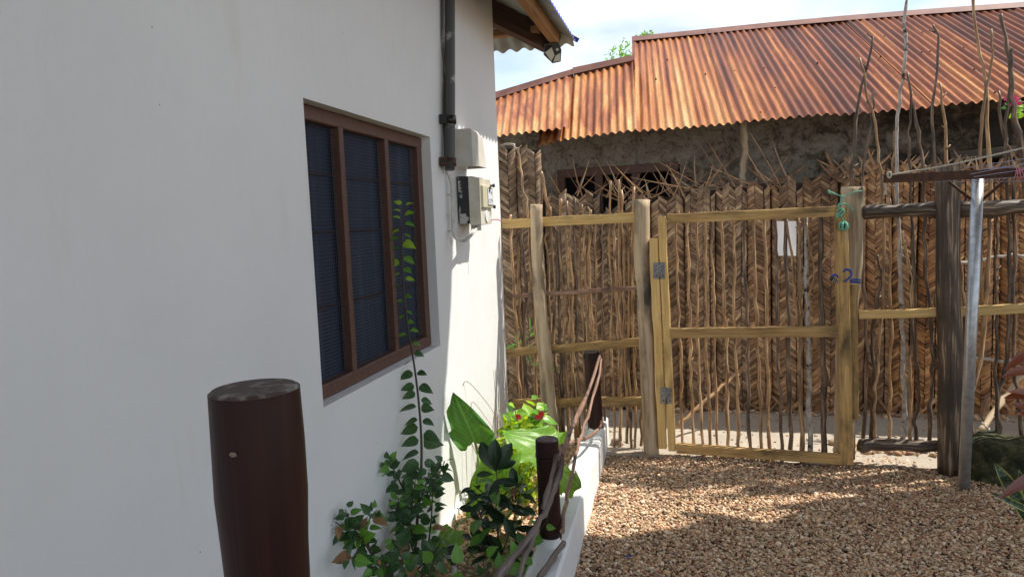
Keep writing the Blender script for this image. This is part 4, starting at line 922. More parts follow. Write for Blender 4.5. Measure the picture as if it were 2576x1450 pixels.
line_('rope', smooth_path([Q(2238, 440, ya-.01), Q(2400, 412, ya-.06), Q(2600, 366, ya-.12)], 5), .0052, MAT['rope'])
kn = MB()
c_ = Q(2235, 438, ya-.006); kn.tube([c_+np.array([.008*math.cos(a), -.010, .016*math.sin(a)-.005]) for a in np.linspace(0, 6.3, 13)], .005, 6)
kn.tube(smooth_path([Q(2229, 458, ya), Q(2226, 468, ya), Q(2229, 478, ya)], 4), .005, 6); kn.tube([Q(2228, 476, ya), Q(2226, 490, ya)], [.004, .010], 7); kn.build('rope_knot', MAT['rope'], cl)
for p0_, p1_ in (((2371, 439), (2620, 407)), ((2350, 456), (2620, 402)), ((2356, 458), (2620, 420)), ((2407, 458), (2620, 440)), ((2450, 457), (2640, 455)), ((2420, 424), (2620, 392)), ((2480, 420), (2640, 424))):
    line_('line', [Q(*p0_, ya-.016), Q(*p1_, ya-.14)], .0018, MAT['line'])
pk = MB()
for k in range(9):
    x_ = 2552+k*4; pk.tube([Q(x_+random.uniform(-8, 8), 423, ya-.11), Q(x_+random.uniform(-4, 4), 437, ya-.13), Q(x_+random.uniform(-9, 9), 452, ya-.11)], .0016, 5)
pk.build('pink_tie', MAT['pink'], cl)
# second bundle near the top right (thin cords crossing the sticks)
# mossy block
mb_ = thing('mossy_block', 'mossy dark stone block lying at the foot of the fence on the right', 'stone block', (1.95, 4.42, 0))
bx0 = G(2428, 1196); m3 = MB(); nx, nz_ = 26, 9; 

def blk(d):
    q = Vector([math.copysign(abs(c)**1, c) for c in d]); k_ = (abs(q.x)**5+abs(q.y)**5+abs(q.z)**5)**(-.2); q *= k_
    p = Vector((2.46+q.x*.88, 4.55+q.y*.17, .08+q.z*.155)); n1 = Vector((mnoise.noise(p*5), mnoise.noise(p*5+Vector((5, 0, 0))), mnoise.noise(p*5+Vector((0, 7, 0)))))*.045
    n2_ = Vector((mnoise.noise(p*17), mnoise.noise(p*17+Vector((5, 0, 0))), mnoise.noise(p*17+Vector((0, 7, 0)))))*.016
    return p+n1+n2_
N_ = 22
for axis in range(3):
    for sg_ in (-1, 1):
        vs = []
        for j in range(N_+1):
            for i in range(N_+1):
                a, b = i/N_*2-1, j/N_*2-1; d = [0, 0, 0]; d[axis] = sg_; d[(axis+1) % 3] = a; d[(axis+2) % 3] = b; vs.append(blk(d))
        fs = [(j*(N_+1)+i, j*(N_+1)+i+1, (j+1)*(N_+1)+i+1, (j+1)*(N_+1)+i) for j in range(N_) for i in range(N_)]
        m3.add(vs, fs if sg_ > 0 else [tuple(reversed(f)) for f in fs], None, 0, True)
m3.build('stone', MAT['moss'], mb_)

# ================================================================== RUSTY-ROOFED HOUSE BEHIND
rh = thing('rusty_roofed_house', 'lime walled house under a rusty corrugated iron roof behind the palm mats', 'house', (1, 8, 0))
HW = 6.28
wq = [Q(1405, 428, HW), Q(1702, 412, HW)]; hx0, hx1 = wq[0][0], wq[1][0]; hz1 = wq[1][2]+.0; hz0 = hz1-.55
lx0 = Q(2400, 384, HW)[0]; lx1 = Q(2560, 384, HW)[0]; lz1 = Q(2450, 383, HW)[2]
m3 = MB(); xs_ = np.linspace(-2.6, 5.2, 150); zs_ = np.linspace(-.1, 2.40, 50)
def hy(x, z): return HW+.03*mnoise.noise(Vector((x*2.2, z*2.2, 0)))+.018*mnoise.noise(Vector((x*8, z*8, 3)))
vs = [(x_, hy(x_, z_), z_) for z_ in zs_ for x_ in xs_]; fs = []
for j in range(len(zs_)-1):
    for i in range(len(xs_)-1):
        cx_, cz_ = (xs_[i]+xs_[i+1])/2, (zs_[j]+zs_[j+1])/2
        if hx0 < cx_ < hx1 and hz0 < cz_ < hz1: continue
        if lx0 < cx_ < lx1 and lz1-.6 < cz_ < lz1-.06: continue
        k = j*len(xs_)+i; fs.append((k, k+1, k+len(xs_)+1, k+len(xs_)))
m3.add(vs, fs, None, 0, True)
quadgrid(m3, (-2.6, HW+.12, -.1), (5.2, HW+.12, -.1), (5.2, HW+.12, -.05), (-2.6, HW+.12, -.05), 1, 1)
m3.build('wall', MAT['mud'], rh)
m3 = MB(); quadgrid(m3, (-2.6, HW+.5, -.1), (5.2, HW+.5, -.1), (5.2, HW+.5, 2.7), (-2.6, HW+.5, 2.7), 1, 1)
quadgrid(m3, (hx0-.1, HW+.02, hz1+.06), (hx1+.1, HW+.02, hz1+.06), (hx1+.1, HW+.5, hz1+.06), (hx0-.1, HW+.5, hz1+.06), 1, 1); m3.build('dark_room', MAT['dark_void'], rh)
wf = MB(); yw = HW+.005
wf.box((hx0-.01, yw, hz1-.035), (hx1+.01, yw, hz1-.02), .075, .07, (0, 0, 1), bev=.005, wob=.004)
wfo = wf.build('window', MAT['frame_brown'], rh)
for f_ in (0.02, .345, .66, .985):
    m3 = MB(); x_ = hx0+(hx1-hx0)*f_; m3.box((x_, yw, hz0), (x_, yw, hz1-.065), .07, .065, (1, 0, 0), bev=.005, wob=.003); m3.build('window_post', MAT['frame_brown'], wfo)
m3 = MB(); m3.box((lx0-.05, HW-.03, lz1-.03), (lx1+.1, HW-.03, lz1), .085, .08, (0, 0, 1), bev=.008, wob=.006); m3.build('lintel', MAT['dark_pole'], rh)
m3 = MB(); stick_mb(m3, [Q(1870, 305, 6.15), Q(1872, 360, 6.12), Q(1868, 430, 6.1), Q(1866, 520, 6.1), Q(1862, 1000, 6.1)], .026, .03, 4, .004, 10); m3.build('prop', MAT['grey_pole'], rh)
# roof
EYR, EZR = 5.90, 2.315
rd = R@np.array([1590-CX, CY+440, FPX]); rd /= rd[1]         # slope direction per metre of y
eav = lambda x_: np.array([x_, EYR, EZR+.028*(x_-.4)*.5])
def interp_img(pts, x_):
    return np.interp(x_, [p[0] for p in pts], [p[1] for p in pts])
ridge_img = [(1500, 110), (1595, 101), (2000, 60), (2240, 40), (2576, 16), (3200, -30)]
def ridge_len(p0):
    lo_, hi_ = .2, 12.0
    for _ in range(30):
        mid = (lo_+hi_)/2; q = proj(p0+rd*mid)
        if q[1] > interp_img(ridge_img, q[0]): lo_ = mid
        else: hi_ = mid
    return lo_
PER = .066; AMP = .0115
def corr_sheet(name, base0, base1, top0, top1, x0, x1, pale, mat, lift=0.0, eps0=0.0, eps1=0.0):
    """corrugated sheet between an eave line and a ridge line; x0..x1 give the phase"""
    n_ = max(4, int((x1-x0)/PER*9)); m4 = MB(); vs = []; uv = []
    nr = 7; nrm = np.cross(base1-base0, top0-base0); nrm /= np.linalg.norm(nrm); nrm *= (1 if nrm[2] > 0 else -1)
    ph = random.uniform(0, 50)
    for j in range(nr+1):
        v = j/nr
        for i in range(n_+1):
            u = i/n_; xx = x0+(x1-x0)*u; dz = AMP*math.sin(2*math.pi*xx/PER)+.006*mnoise.noise(Vector((xx*1.5, v*2, ph)))
            p = (base0*(1-u)+base1*u)*(1-v)+(top0*(1-u)+top1*u)*v; vs.append(p+nrm*(dz+lift)); uv.append((xx+ph, v*2.5))
    fs = []; us = []
    for j in range(nr):
        for i in range(n_): k = j*(n_+1)+i; f = (k, k+1, k+n_+2, k+n_+1); fs.append(f); us.append([uv[q] for q in f])
    m4.add(vs, fs, us, 0, True); o = m4.build(name, mat, rh); o['pale'] = pale; return o
xe = -.373; edges = [xe, .42, 1.12, 1.83, 2.55, 3.3, 4.1]; pal = [.11, .02, -.05, .035, -.06, .03]
jn = Q(1595, 330, EYR)[0]; edges[0] = jn
for k in range(6):
    b0_, b1_ = eav(edges[k]-.02), eav(edges[k+1]+.02); t0_ = b0_+rd*ridge_len(b0_); t1_ = b1_+rd*ridge_len(b1_)
    corr_sheet('roof_sheet', b0_, b1_, t0_, t1_, edges[k]-.02, edges[k+1]+.02, pal[k], MAT['rust'], .009*(k % 2))
    c0, c1 = t0_-rd*.10, t1_-rd*.10; nrm = np.array([0, -.46, .89]); rp = MB()
    rp.add([c0+nrm*.02, c1+nrm*.02, t1_+nrm*.035+rd*.03, t0_+nrm*.035+rd*.03, t1_+rd*.4-np.array([0, 0, .4]), t0_+rd*.4-np.array([0, 0, .4])], [(0, 1, 2, 3), (3, 2, 4, 5)]); rp.build('ridge_cap', MAT['ridge'], rh)
for k_ in range(22):
    xn = random.uniform(jn+.1, 2.9); xn = round(xn/PER)*PER+PER*.25; b_ = eav(xn); tt = random.choice([.12, .62, 1.15, 1.7]); p_ = b_+rd*tt; nr_v = np.array([.02, -.46, .89])
    m3 = MB(); m3.tube([p_+nr_v*.008, p_+nr_v*.022, p_+nr_v*.03], [.010, .007, .003], 7); m3.build('roof_nail', MAT['dark_timber'], rh)
# lower left part of the roof
def LP(px, py, y): return Q(px, py, y)
YRL = 7.25
lsh = [((1225, 350), (1432, 327), (1238, 259), (1436, 194), .13, .02, 0), ((1350, 364), (1424, 345), (1362, 300), (1430, 280), .12, -.012, 1), ((1420, 350), (1601, 326), (1432, 195), (1592, 158), .13, 0.0, 0)]
for a, b, c, d, pale, lift, short in lsh:
    yb_ = EYR; B0, B1 = LP(*a, yb_), LP(*b, yb_); T0, T1 = (LP(*c, YRL), LP(*d, YRL)) if not short else (LP(*c, 6.4), LP(*d, 6.4))
    corr_sheet('roof_sheet', B0, B1, T0, T1, B0[0], B1[0], pale, MAT['rust'], lift)
for a, b in (((1236, 256), (1440, 192)), ((1440, 192), (1594, 157))):
    A0, A1 = LP(a[0], a[1], YRL), LP(b[0], b[1], YRL); A2, A3 = LP(b[0], b[1]-19, YRL+.05), LP(a[0], a[1]-22, YRL+.05)
    rp = MB(); rp.add([A0+np.array([0, -.01, .02]), A1+np.array([0, -.01, .02]), A2, A3, A2+np.array([0, .4, -.35]), A3+np.array([0, .4, -.35])], [(0, 1, 2, 3), (3, 2, 4, 5)]); rp.build('ridge_cap', MAT['ridge'], rh)
# back slope + gable under the higher roof end, so nothing is open from the side
tA = eav(edges[0])+rd*ridge_len(eav(edges[0])); tB = eav(edges[-1])+rd*ridge_len(eav(edges[-1]))
m3 = MB(); m3.add([tA+rd*.03, tB+rd*.03, tB+np.array([0, 3, -1.6]), tA+np.array([0, 3, -1.6])], [(0, 1, 2, 3)]); m3.build('back_roof', MAT['rust'], rh)
m3 = MB(); m3.add([eav(jn)+rd*.35-np.array([0, 0, .02]), tA-np.array([0, .0, .03]), tA+np.array([0, 3, -1.65]), (jn, 10, 2.0), (jn, EYR+.35, 2.0)], [(0, 1, 2, 3, 4)]); m3.build('gable', MAT['mud'], rh)

# ================================================================== WOVEN PALM MAT FENCE
pf = thing('palm_mat_fence', 'tall screen of plaited dry palm leaf mats standing behind the gate', 'fence', (.6, 5.88, 0))
MY = lambda x_: 5.845+.05*(x_-.3)
mats_px = [ # x0, x1, top y, columns, warm
 (1236, 1311, 366, 4, .0), (1311, 1375, 369, 4, .05), (1375, 1447, 484, 4, .0), (1447, 1514, 483, 4, .1), (1514, 1580, 520, 4, .1), (1580, 1641, 490, 4, .1),
 (1641, 1722, 486, 4, .2), (1722, 1800, 470, 5, .1), (1800, 1880, 462, 5, .1), (1880, 1940, 452, 3, .4), (1940, 2020, 452, 4, .35), (2020, 2108, 436, 4, .5),
 (2108, 2176, 440, 3, .7), (2176, 2240, 425, 3, .6), (2240, 2304, 415, 3, .8), (2304, 2372, 418, 3, 1.0), (2372, 2440, 420, 3, .85), (2440, 2512, 418, 3, .9), (2512, 2600, 415, 4, 1.0)]+[(2600+k_*82, 2682+k_*82, 405+random.uniform(-12, 8), 3, .9) for k_ in range(7)]
# strip templates: a leaflet band, ends tucked behind
def strip_template(sgn, seed):
    r_ = random.Random(seed); nx_, nz2_ = 6, 2; vs = []; fs = []; uv = []
    skew = 1.75*sgn*r_.uniform(.85, 1.12); bow = r_.uniform(-.05, .05); tw = r_.uniform(-.25, .25)
    for i in range(nx_+1):
        u = i/nx_-.5
        for j in range(nz2_+1):
            v = (j/nz2_-.5)*(1-.04*abs(u)); dep = -(1-(2*u)**4)*.9 - .25*(0 if j != 1 else 1) + tw*v + u*.5*r_.choice([1, 1]) 
            vs.append((u, dep, v+skew*u+bow*(1-4*u*u)))
    for i in range(nx_):
        for j in range(nz2_): k = i*(nz2_+1)+j; fs.append((k, k+1, k+nz2_+2, k+nz2_+1)); uv.append([((i+a)/nx_, (j+b)/nz2_) for a, b in ((0, 0), (0, 1), (1, 1), (1, 0))])
    me = bpy.data.meshes.new('strip'); me.from_pydata(vs, [], [tuple(reversed(f)) for f in fs]); ul = me.uv_layers.new(name='UVMap')
    ul.data.foreach_set('uv', [x for f in uv for c in reversed(f) for x in c]); me.polygons.foreach_set('use_smooth', [True]*len(fs)); me.materials.append(MAT['palm_obj'])
    return me, np.array(vs), [tuple(reversed(f)) for f in fs], [list(reversed(u_)) for u_ in uv]
T_ = {s_: [strip_template(s_, 10+k+50*s_) for k in range(5)] for s_ in (-1, 1)}
all_strips = []; mat_info = []
for mi_, (px0, px1, pty, nc, warm) in enumerate(mats_px):
    ym_ = MY(0); x0 = Q(px0, 700, ym_)[0]; x1 = Q(px1, 700, ym_)[0]; yc_ = MY((x0+x1)/2); x0 = Q(px0, 700, yc_)[0]; x1 = Q(px1, 700, yc_)[0]
    zt_ = Q((px0+px1)/2, pty, yc_)[2]; cw = (x1-x0)/nc; pitch = cw*random.uniform(.43, .54); bul = .045*random.uniform(.8, 1.3); ph0 = random.uniform(-.01, .01)
    lean = random.uniform(-.012, .012); flip = random.choice([0, 1])
    def sect(u): return -bul*(1-abs(2*u-1)**2.6)
    mat_info.append((x0, x1, yc_, zt_, warm, bul))
    nr_ = int((zt_+.02)/pitch)+1
    for c in range(nc):
        s_ = 1 if (c+flip) % 2 else -1
        coff = random.uniform(-.6, .25)*pitch
        for r_ in range(nr_):
            u = (c+.5)/nc; z_ = zt_-.055*abs(2*u-1)**2.2+coff-pitch*(r_+.5)+random.uniform(-.10, .10)*pitch
            if z_ < .0: continue
            edge = 0
            if r_ == 0 and random.random() < .45: continue
            u = (c+.5)/nc; xx = x0+(x1-x0)*u+lean*(z_/zt_-.5)*2+.004*math.sin(z_*3+mi_)
            yy_ = yc_+sect(u)+random.uniform(-.003, .003)
            rz_ = math.atan2(sect(min(1, u+.5/nc))-sect(max(0, u-.5/nc)), cw)
            all_strips.append((mi_, s_, xx, yy_, z_, cw*random.uniform(1.02, 1.14), pitch*random.uniform(.84, 1.04), rz_, random.gauss(0, .045), warm))
# the 300 strips that show largest become objects
def vis(s):
    px, py = proj((s[2], s[3], s[4]))
    if not (0 < px < 2575): return -1
    return s[5]*s[6]/(s[3]**2)*(1 if py > 420 else .5)
order = sorted(range(len(all_strips)), key=lambda i: -vis(all_strips[i])); big = set(order[:300])
mat_objs = []; weave = {}
for mi_, (x0, x1, yc_, zt_, warm, bul) in enumerate(mat_info):
    m3 = MB(); n_ = 8; vs = []; 
    for j, z_ in enumerate((-.02, zt_*.5, zt_-.03)):
        for i in range(n_+1): u = i/n_; vs.append((x0+(x1-x0)*u, yc_+.012-bul*(1-abs(2*u-1)**2.6), z_))
    m3.add(vs, [(j*(n_+1)+i, j*(n_+1)+i+1, (j+1)*(n_+1)+i+1, (j+1)*(n_+1)+i) for j in range(2) for i in range(n_)], None, 0, True)
    mat_objs.append(m3.build('palm_mat', MAT['palm_back'], pf)); weave[mi_] = [[], [], [], []]
nst = 0
for i, (mi_, s_, xx, yy_, z_, L_, W_, rz_, rr_, warm) in enumerate(all_strips):
    me, tv, tf, tuv = T_[s_][i % 5]; D_ = .0105
    if i in big:
        rot = Matrix.Rotation(rz_, 4, 'Z')@Matrix.Rotation(rr_, 4, 'Y'); mm = Matrix.Translation((xx, yy_, z_))@rot@Matrix.Diagonal((L_, D_, W_ if True else W_, 1))
        # keep the lean of the band: skew is in the mesh, scaled by width
        o = put('strip', me, None, mat_objs[mi_], None, mm); o['warm'] = min(1., warm+random.uniform(-.15, .15)); nst += 1
    else:
        c_, s2 = math.cos(rz_), math.sin(rz_); c3, s3 = math.cos(rr_), math.sin(rr_)
        v = tv*np.array([L_, D_, W_]); v = np.stack([v[:, 0]*c3+v[:, 2]*s3, v[:, 1], -v[:, 0]*s3+v[:, 2]*c3], 1); v = np.stack([v[:, 0]*c_-v[:, 1]*s2, v[:, 0]*s2+v[:, 1]*c_, v[:, 2]], 1)+np.array([xx, yy_, z_])
        w_ = weave[mi_]; b = len(w_[0]); w_[0] += v.tolist(); w_[1] += [tuple(b+q for q in f) for f in tf]; w_[2] += tuv; t_ = random.random(); w_[3] += [(t_, max(0, min(1, warm+random.uniform(-.15, .15))), 0, 1)]*len(tv)
for mi_, (v, f, uv, tc_) in weave.items():
    if not v: continue
    base = wloc(mat_objs[mi_]); me = bpy.data.meshes.new('weave'); me.from_pydata([(a-base.x, b-base.y, c-base.z) for a, b, c in v], [], f)
    ul = me.uv_layers.new(name='UVMap'); ul.data.foreach_set('uv', [x for q in uv for c in q for x in c]); me.polygons.foreach_set('use_smooth', [True]*len(f))
    ca = me.color_attributes.new('tint', 'FLOAT_COLOR', 'POINT'); ca.data.foreach_set('color', [x for c in tc_ for x in c])
    o = put('weave', me, MAT['palm'], mat_objs[mi_], base); o['kind'] = 'stuff'
# loose leaflet ends and frond ribs sticking up along the top
def blade(p0, p1, w, par, name='leaflet', mat='palm_obj', bend=.03):
    p0, p1 = Vector(p0), Vector(p1); d = (p1-p0); L_ = d.length; dn = d.normalized(); sd_ = dn.cross(Vector((0, 1, 0))).normalized(); bnd = Vector((0, -1, 0))*bend*L_+Vector((random.uniform(-1, 1), 0, -abs(random.gauss(0, .5))))*bend*L_
    vs = []; m4 = MB(); n_ = 5
    for i in range(n_+1):
        u = i/n_; c = p0+d*u+bnd*(4*u*(1-u)); ww = w*(1-u)**.6*.5+.0006
        vs += [c-sd_*ww, c+Vector((0, .35*ww, 0)), c+sd_*ww]
    fs = []; 
    for i in range(n_): k = i*3; fs += [(k, k+1, k+4, k+3), (k+1, k+2, k+5, k+4)]
    m4.add(vs, fs, [[(.2, .1), (.2, .5), (.8, .5), (.8, .1)]]*len(fs), 0, True); o = m4.build(name, MAT[mat], par); o['warm'] = random.uniform(.2, .9); return o
rng2 = random.Random(5)
for i in range(50):
    x_ = rng2.uniform(1400, 1745); base_y = 500+rng2.uniform(-15, 15); ang = rng2.choice([-1, -1, 1])*rng2.gauss(.62, .3); L_ = rng2.uniform(40, 115)
    blade(Q(x_, base_y, 5.83), Q(x_+L_*math.sin(ang), base_y-L_*abs(math.cos(ang)), 5.86+rng2.uniform(-.06, .12)), rng2.uniform(.006, .014), pf)
for i in range(36):
    x_ = rng2.uniform(1735, 1990); base_y = 478+rng2.uniform(-15, 15); ang = rng2.gauss(-.95, .3) if rng2.random() < .65 else rng2.gauss(.4, .6); L_ = rng2.uniform(45, 190)
    blade(Q(x_, base_y, 5.83), Q(x_+L_*math.sin(ang), base_y-L_*abs(math.cos(ang)), 5.9+rng2.uniform(-.06, .12)), rng2.uniform(.006, .015), pf)
for i in range(110):
    x_ = rng2.uniform(2090, 2590); base_y = 440+rng2.uniform(-12, 25)-(x_-2090)*.02; ang = rng2.choice([-1, 1])*rng2.gauss(.75, .28); L_ = rng2.uniform(30, 75)
    blade(Q(x_, base_y, 5.85), Q(x_+L_*math.sin(ang), base_y-L_*abs(math.cos(ang)), 5.88+rng2.uniform(-.04, .08)), rng2.uniform(.018, .030), pf, bend=.06)
for i in range(46):   # frayed feet of the mats
    x_ = rng2.uniform(1640, 2570); base_y = 1018+rng2.uniform(-25, 0); ang = rng2.choice([-1, 1])*rng2.uniform(.4, 1.3); L_ = rng2.uniform(25, 60)
    a_ = Q(x_, base_y, 5.80); b_ = a_+np.array([L_*math.sin(ang)*.0032, -.04, 0]); b_[2] = .015; blade(a_, b_, rng2.uniform(.014, .024), pf)
# binding poles of the screen
def bpole(pts, y, r, mat):
    m4 = MB(); stick_mb(m4, [Q(*p, y+k_*.0) for k_, p in enumerate(pts)], r, r*.85, 5, .004, 8); return m4.build('binding_pole', MAT[mat], pf)
bpole([(2352, 667), (2400, 664), (2450, 658), (2510, 645), (2600, 640)], 5.55, .012, 'white_bark')
bpole([(2348, 898), (2440, 899), (2520, 905), (2600, 903)], 5.60, .013, 'white_bark')
def lean_pole(a, ya_, b, yb_, r, mat):
    A_ = Q(*a, ya_); B_ = Q(*b, yb_); m4 = MB(); stick_mb(m4, [A_*(1-u)+B_*u for u in (0, .25, .5, .75, 1)], r, r*.9, 4, .004, 8); return m4.build('prop_pole', MAT[mat], pf)
lean_pole((1702, 1072), 5.05, (1925, 872), 5.6, .013, 'bark'); lean_pole((1925, 872), 5.6, (2105, 600), 5.75, .010, 'bark')
lean_pole((2462, 1085), 5.1, (2600, 900), 5.6, .018, 'grey_pole'); lean_pole((2470, 1060), 5.0, (2510, 1110), 4.85, .006, 'white_bark')
lean_pole((1385, 1010), 5.3, (1500, 1040), 5.1, .006, 'bark'); lean_pole((1300, 1020), 5.2, (1440, 960), 5.6, .007, 'bark')

# ================================================================== THATCHED PORCH (above and behind the view; throws the foreground shade)
HP = 5.0
edge_px = [(1110, 1316), (1300, 1330), (1480, 1342), (1560, 1348), (1640, 1334), (1720, 1322), (1790, 1302), (1850, 1298), (1930, 1308), (2010, 1286), (2060, 1262), (2130, 1270), (2214, 1238), (2310, 1248), (2402, 1214), (2575, 1206)]
edge = [G(*p) for p in edge_px[2:]]; edge = edge+[edge[-1]+np.array([2.5, .25, 0])]
edge = [np.array(q) for q in ((.05, 4.72, HP), (.3, 4.70, HP), (.48, 4.68, HP), (.92, 4.65, HP), (1.4, 4.62, HP), (1.84, 4.60, HP), (2.25, 4.66, HP))]+[e+np.array([SX*HP, SY*HP, HP]) for e in edge]
E_ = smooth_path(edge, 14)
porch = thing('thatched_porch', 'unseen tall thatched shelter roof over the near yard, with an added slab darkening the wall', 'porch roof', (3.6, 2.4, 0))
m3 = MB(); vs = []
for e in E_:
    j = .035*mnoise.noise(Vector((e[0]*3, 0, 0)))+.02*mnoise.noise(Vector((e[0]*14, 0, 5)))
    y1 = e[1]+j
    for (yy_, zz_) in ((y1, HP), (y1-.02, HP+.10), (-3.5, HP+1.6), (-3.5, HP+1.5), (y1-.1, HP-.01)): vs.append((e[0], yy_, zz_))
n_ = 5; fs = []
for i in range(len(E_)-1):
    for k in range(5): fs.append((i*5+k, (i+1)*5+k, (i+1)*5+(k+1) % 5, i*5+(k+1) % 5))
fs += [(4, 3, 2, 1, 0), tuple((len(E_)-1)*5+k for k in range(5))]
m3.add(vs, fs); m3.build('shade_thatch', MAT['shade_thatch'], porch)
m3 = MB(); m3.add([(-1.2, 1.35, 3.55), (1.6, 1.35, 4.3), (1.6, -3.4, 4.3), (-1.2, -3.4, 3.55), (-1.2, 1.30, 3.65), (1.6, 1.30, 4.4), (1.6, -3.4, 4.4), (-1.2, -3.4, 3.65)], [(0, 1, 2, 3), (7, 6, 5, 4), (0, 4, 5, 1), (1, 5, 6, 2), (2, 6, 7, 3), (3, 7, 4, 0)]); m3.build('shade_thatch', MAT['shade_thatch'], porch)  # added unseen slab, put there to darken the near end of the white wall
for xx, yy_ in ((4.3, 4.9), (4.3, .6), (6.8, 5.1), (4.3, -3.0)):
    m3 = MB(); m3.tube([(xx, yy_, 0), (xx, yy_, HP)], .07, 14, 0, True, .08); m3.build('post', MAT['dark_pole'], porch)
m3 = MB(); m3.tube([(.2, .6, HP+.62), (7, .6, HP+.62)], .06, 10); m3.build('beam', MAT['dark_pole'], porch)

# tree far behind the roof
tree = thing('leafy_tree', 'green leafy tree whose top shows above the step in the rusty roof', 'tree', (-.7, 13.5, 0))
tb = Q(1575, 140, 13.5)
m3 = MB(); m3.tube(smooth_path([(tb[0]+.3, 13.5, 0), (tb[0]+.2, 13.5, 2), (tb[0]+.1, 13.5, 4.0)], 4), [.16]*3+[.13]*3+[.09]*3, 10); m3.build('trunk', MAT['grey_pole'], tree)
lf_ = MB()
for (px, py, rr) in ((1575, 142, .34), (1555, 152, .3), (1600, 130, .35), (1615, 104, .16), (1630, 96, .14), (1640, 150, .5), (1700, 180, .6)):
    c_ = Q(px, py, 13.5)
    for k in range(110):
        d = Vector(np.random.normal(0, 1, 3)); d.normalize(); p = Vector(c_)+d*rr*random.random()**.4*Vector((1, 1, .55)).length*.6; p.z -= 0
        a, b = Vector(np.random.normal(0, 1, 3)).normalized(), Vector(np.random.normal(0, 1, 3)).normalized(); s_ = .045
        lf_.add([p, p+a*s_, p+a*s_*1.6+b*s_*.3, p+b*s_], [(0, 1, 2, 3)])
lf_.build('crown', MAT['leaf_mid'], tree)

# ================================================================== PLANTS
def leaf_mesh(name, prof, fold=.22, droop=.25, n=8, m=4, wavy=0.0, cup=0.0):
    """leaf along +X from 0 to 1; prof(u) gives half width"""
    vs = []; uv = []; fs = []; us = []
    for i in range(n+1):
        u = i/n; w = prof(u)
        for j in range(-m//2, m//2+1):
            v = j/(m/2); y = v*w; z = fold*abs(y)-droop*u*u+wavy*math.sin(u*19+v*2)*abs(v)*w-cup*(y*y)*4
            vs.append((u, y, z)); uv.append((u, .5+v*.5*w/.5))
    k_ = m+1
    for i in range(n):
        for j in range(m): k = i*k_+j; f = (k, k+k_, k+k_+1, k+1); fs.append(f); us.append([uv[q] for q in f])
    me = bpy.data.meshes.new(name); me.from_pydata(vs, [], fs); ul = me.uv_layers.new(name='UVMap'); ul.data.foreach_set('uv', [x for f in us for c in f for x in c]); me.polygons.foreach_set('use_smooth', [True]*len(fs)); return me
def p_ovate(u): return .34*math.sin(math.pi*min(1, u**.62))**.9*(1 if u < .98 else .5) if u < .85 else .34*math.sin(math.pi*.85**.62)**.9*((1-u)/.15)**1.2*.8+.0
def p_lance(u): return .15*math.sin(math.pi*u**.9)**.8 if 0 < u < 1 else .0
def p_obov(u): return .21*math.sin(math.pi*min(.999, u**1.35))**.75 if u > 0 else 0
def p_taro(u): return (.42*(1-(2*max(0, .28-u)/.56)**2)**.5 if u < .28 else .42*max(0, 1-((u-.28)/.72)**1.7)**.8)
LT = {}
def leaf_types(key, prof, mat, **kw):
    LT[key] = []
    for k in range(3):
        kw2 = dict(kw); kw2['droop'] = kw.get('droop', .25)*(.6+.4*k); me = leaf_mesh('leaf', prof, **kw2); me.materials.append(MAT[mat]); LT[key].append(me)
leaf_types('dark', p_ovate, 'leaf_dark'); leaf_types('mid', p_ovate, 'leaf_mid'); leaf_types('young', p_ovate, 'leaf_young')
leaf_types('deep', p_obov, 'leaf_deep', fold=.35, droop=.22); leaf_types('deep2', p_obov, 'leaf_mid', fold=.3); leaf_types('dry', p_ovate, 'dry_grass', fold=.5, droop=.5)
leaf_types('lime', p_lance, 'leaf_yellow', n=4, m=2)
def leaf(par, key, base, d, L_, nrm=(0, 0, 1), roll=0.0, width=1.0, name='leaf'):
    d = Vector(d).normalized(); n_ = Vector(nrm); s_ = n_.cross(d)
    if s_.length < 1e-3: s_ = Vector((1, 0, 0)).cross(d)
    s_.normalize(); n_ = d.cross(s_)
    rm = Matrix.Rotation(roll, 4, d)
    m_ = Matrix((( d.x, s_.x, n_.x, 0), (d.y, s_.y, n_.y, 0), (d.z, s_.z, n_.z, 0), (0, 0, 0, 1)))
    mm = Matrix.Translation(Vector(base))@rm@m_@Matrix.Diagonal((L_, L_*width, L_, 1))
    return put(name, random.choice(LT[key]), None, par, None, mm)
XR, ZU = Vector(rt), Vector((0, 0, 1))      # across the yard / up
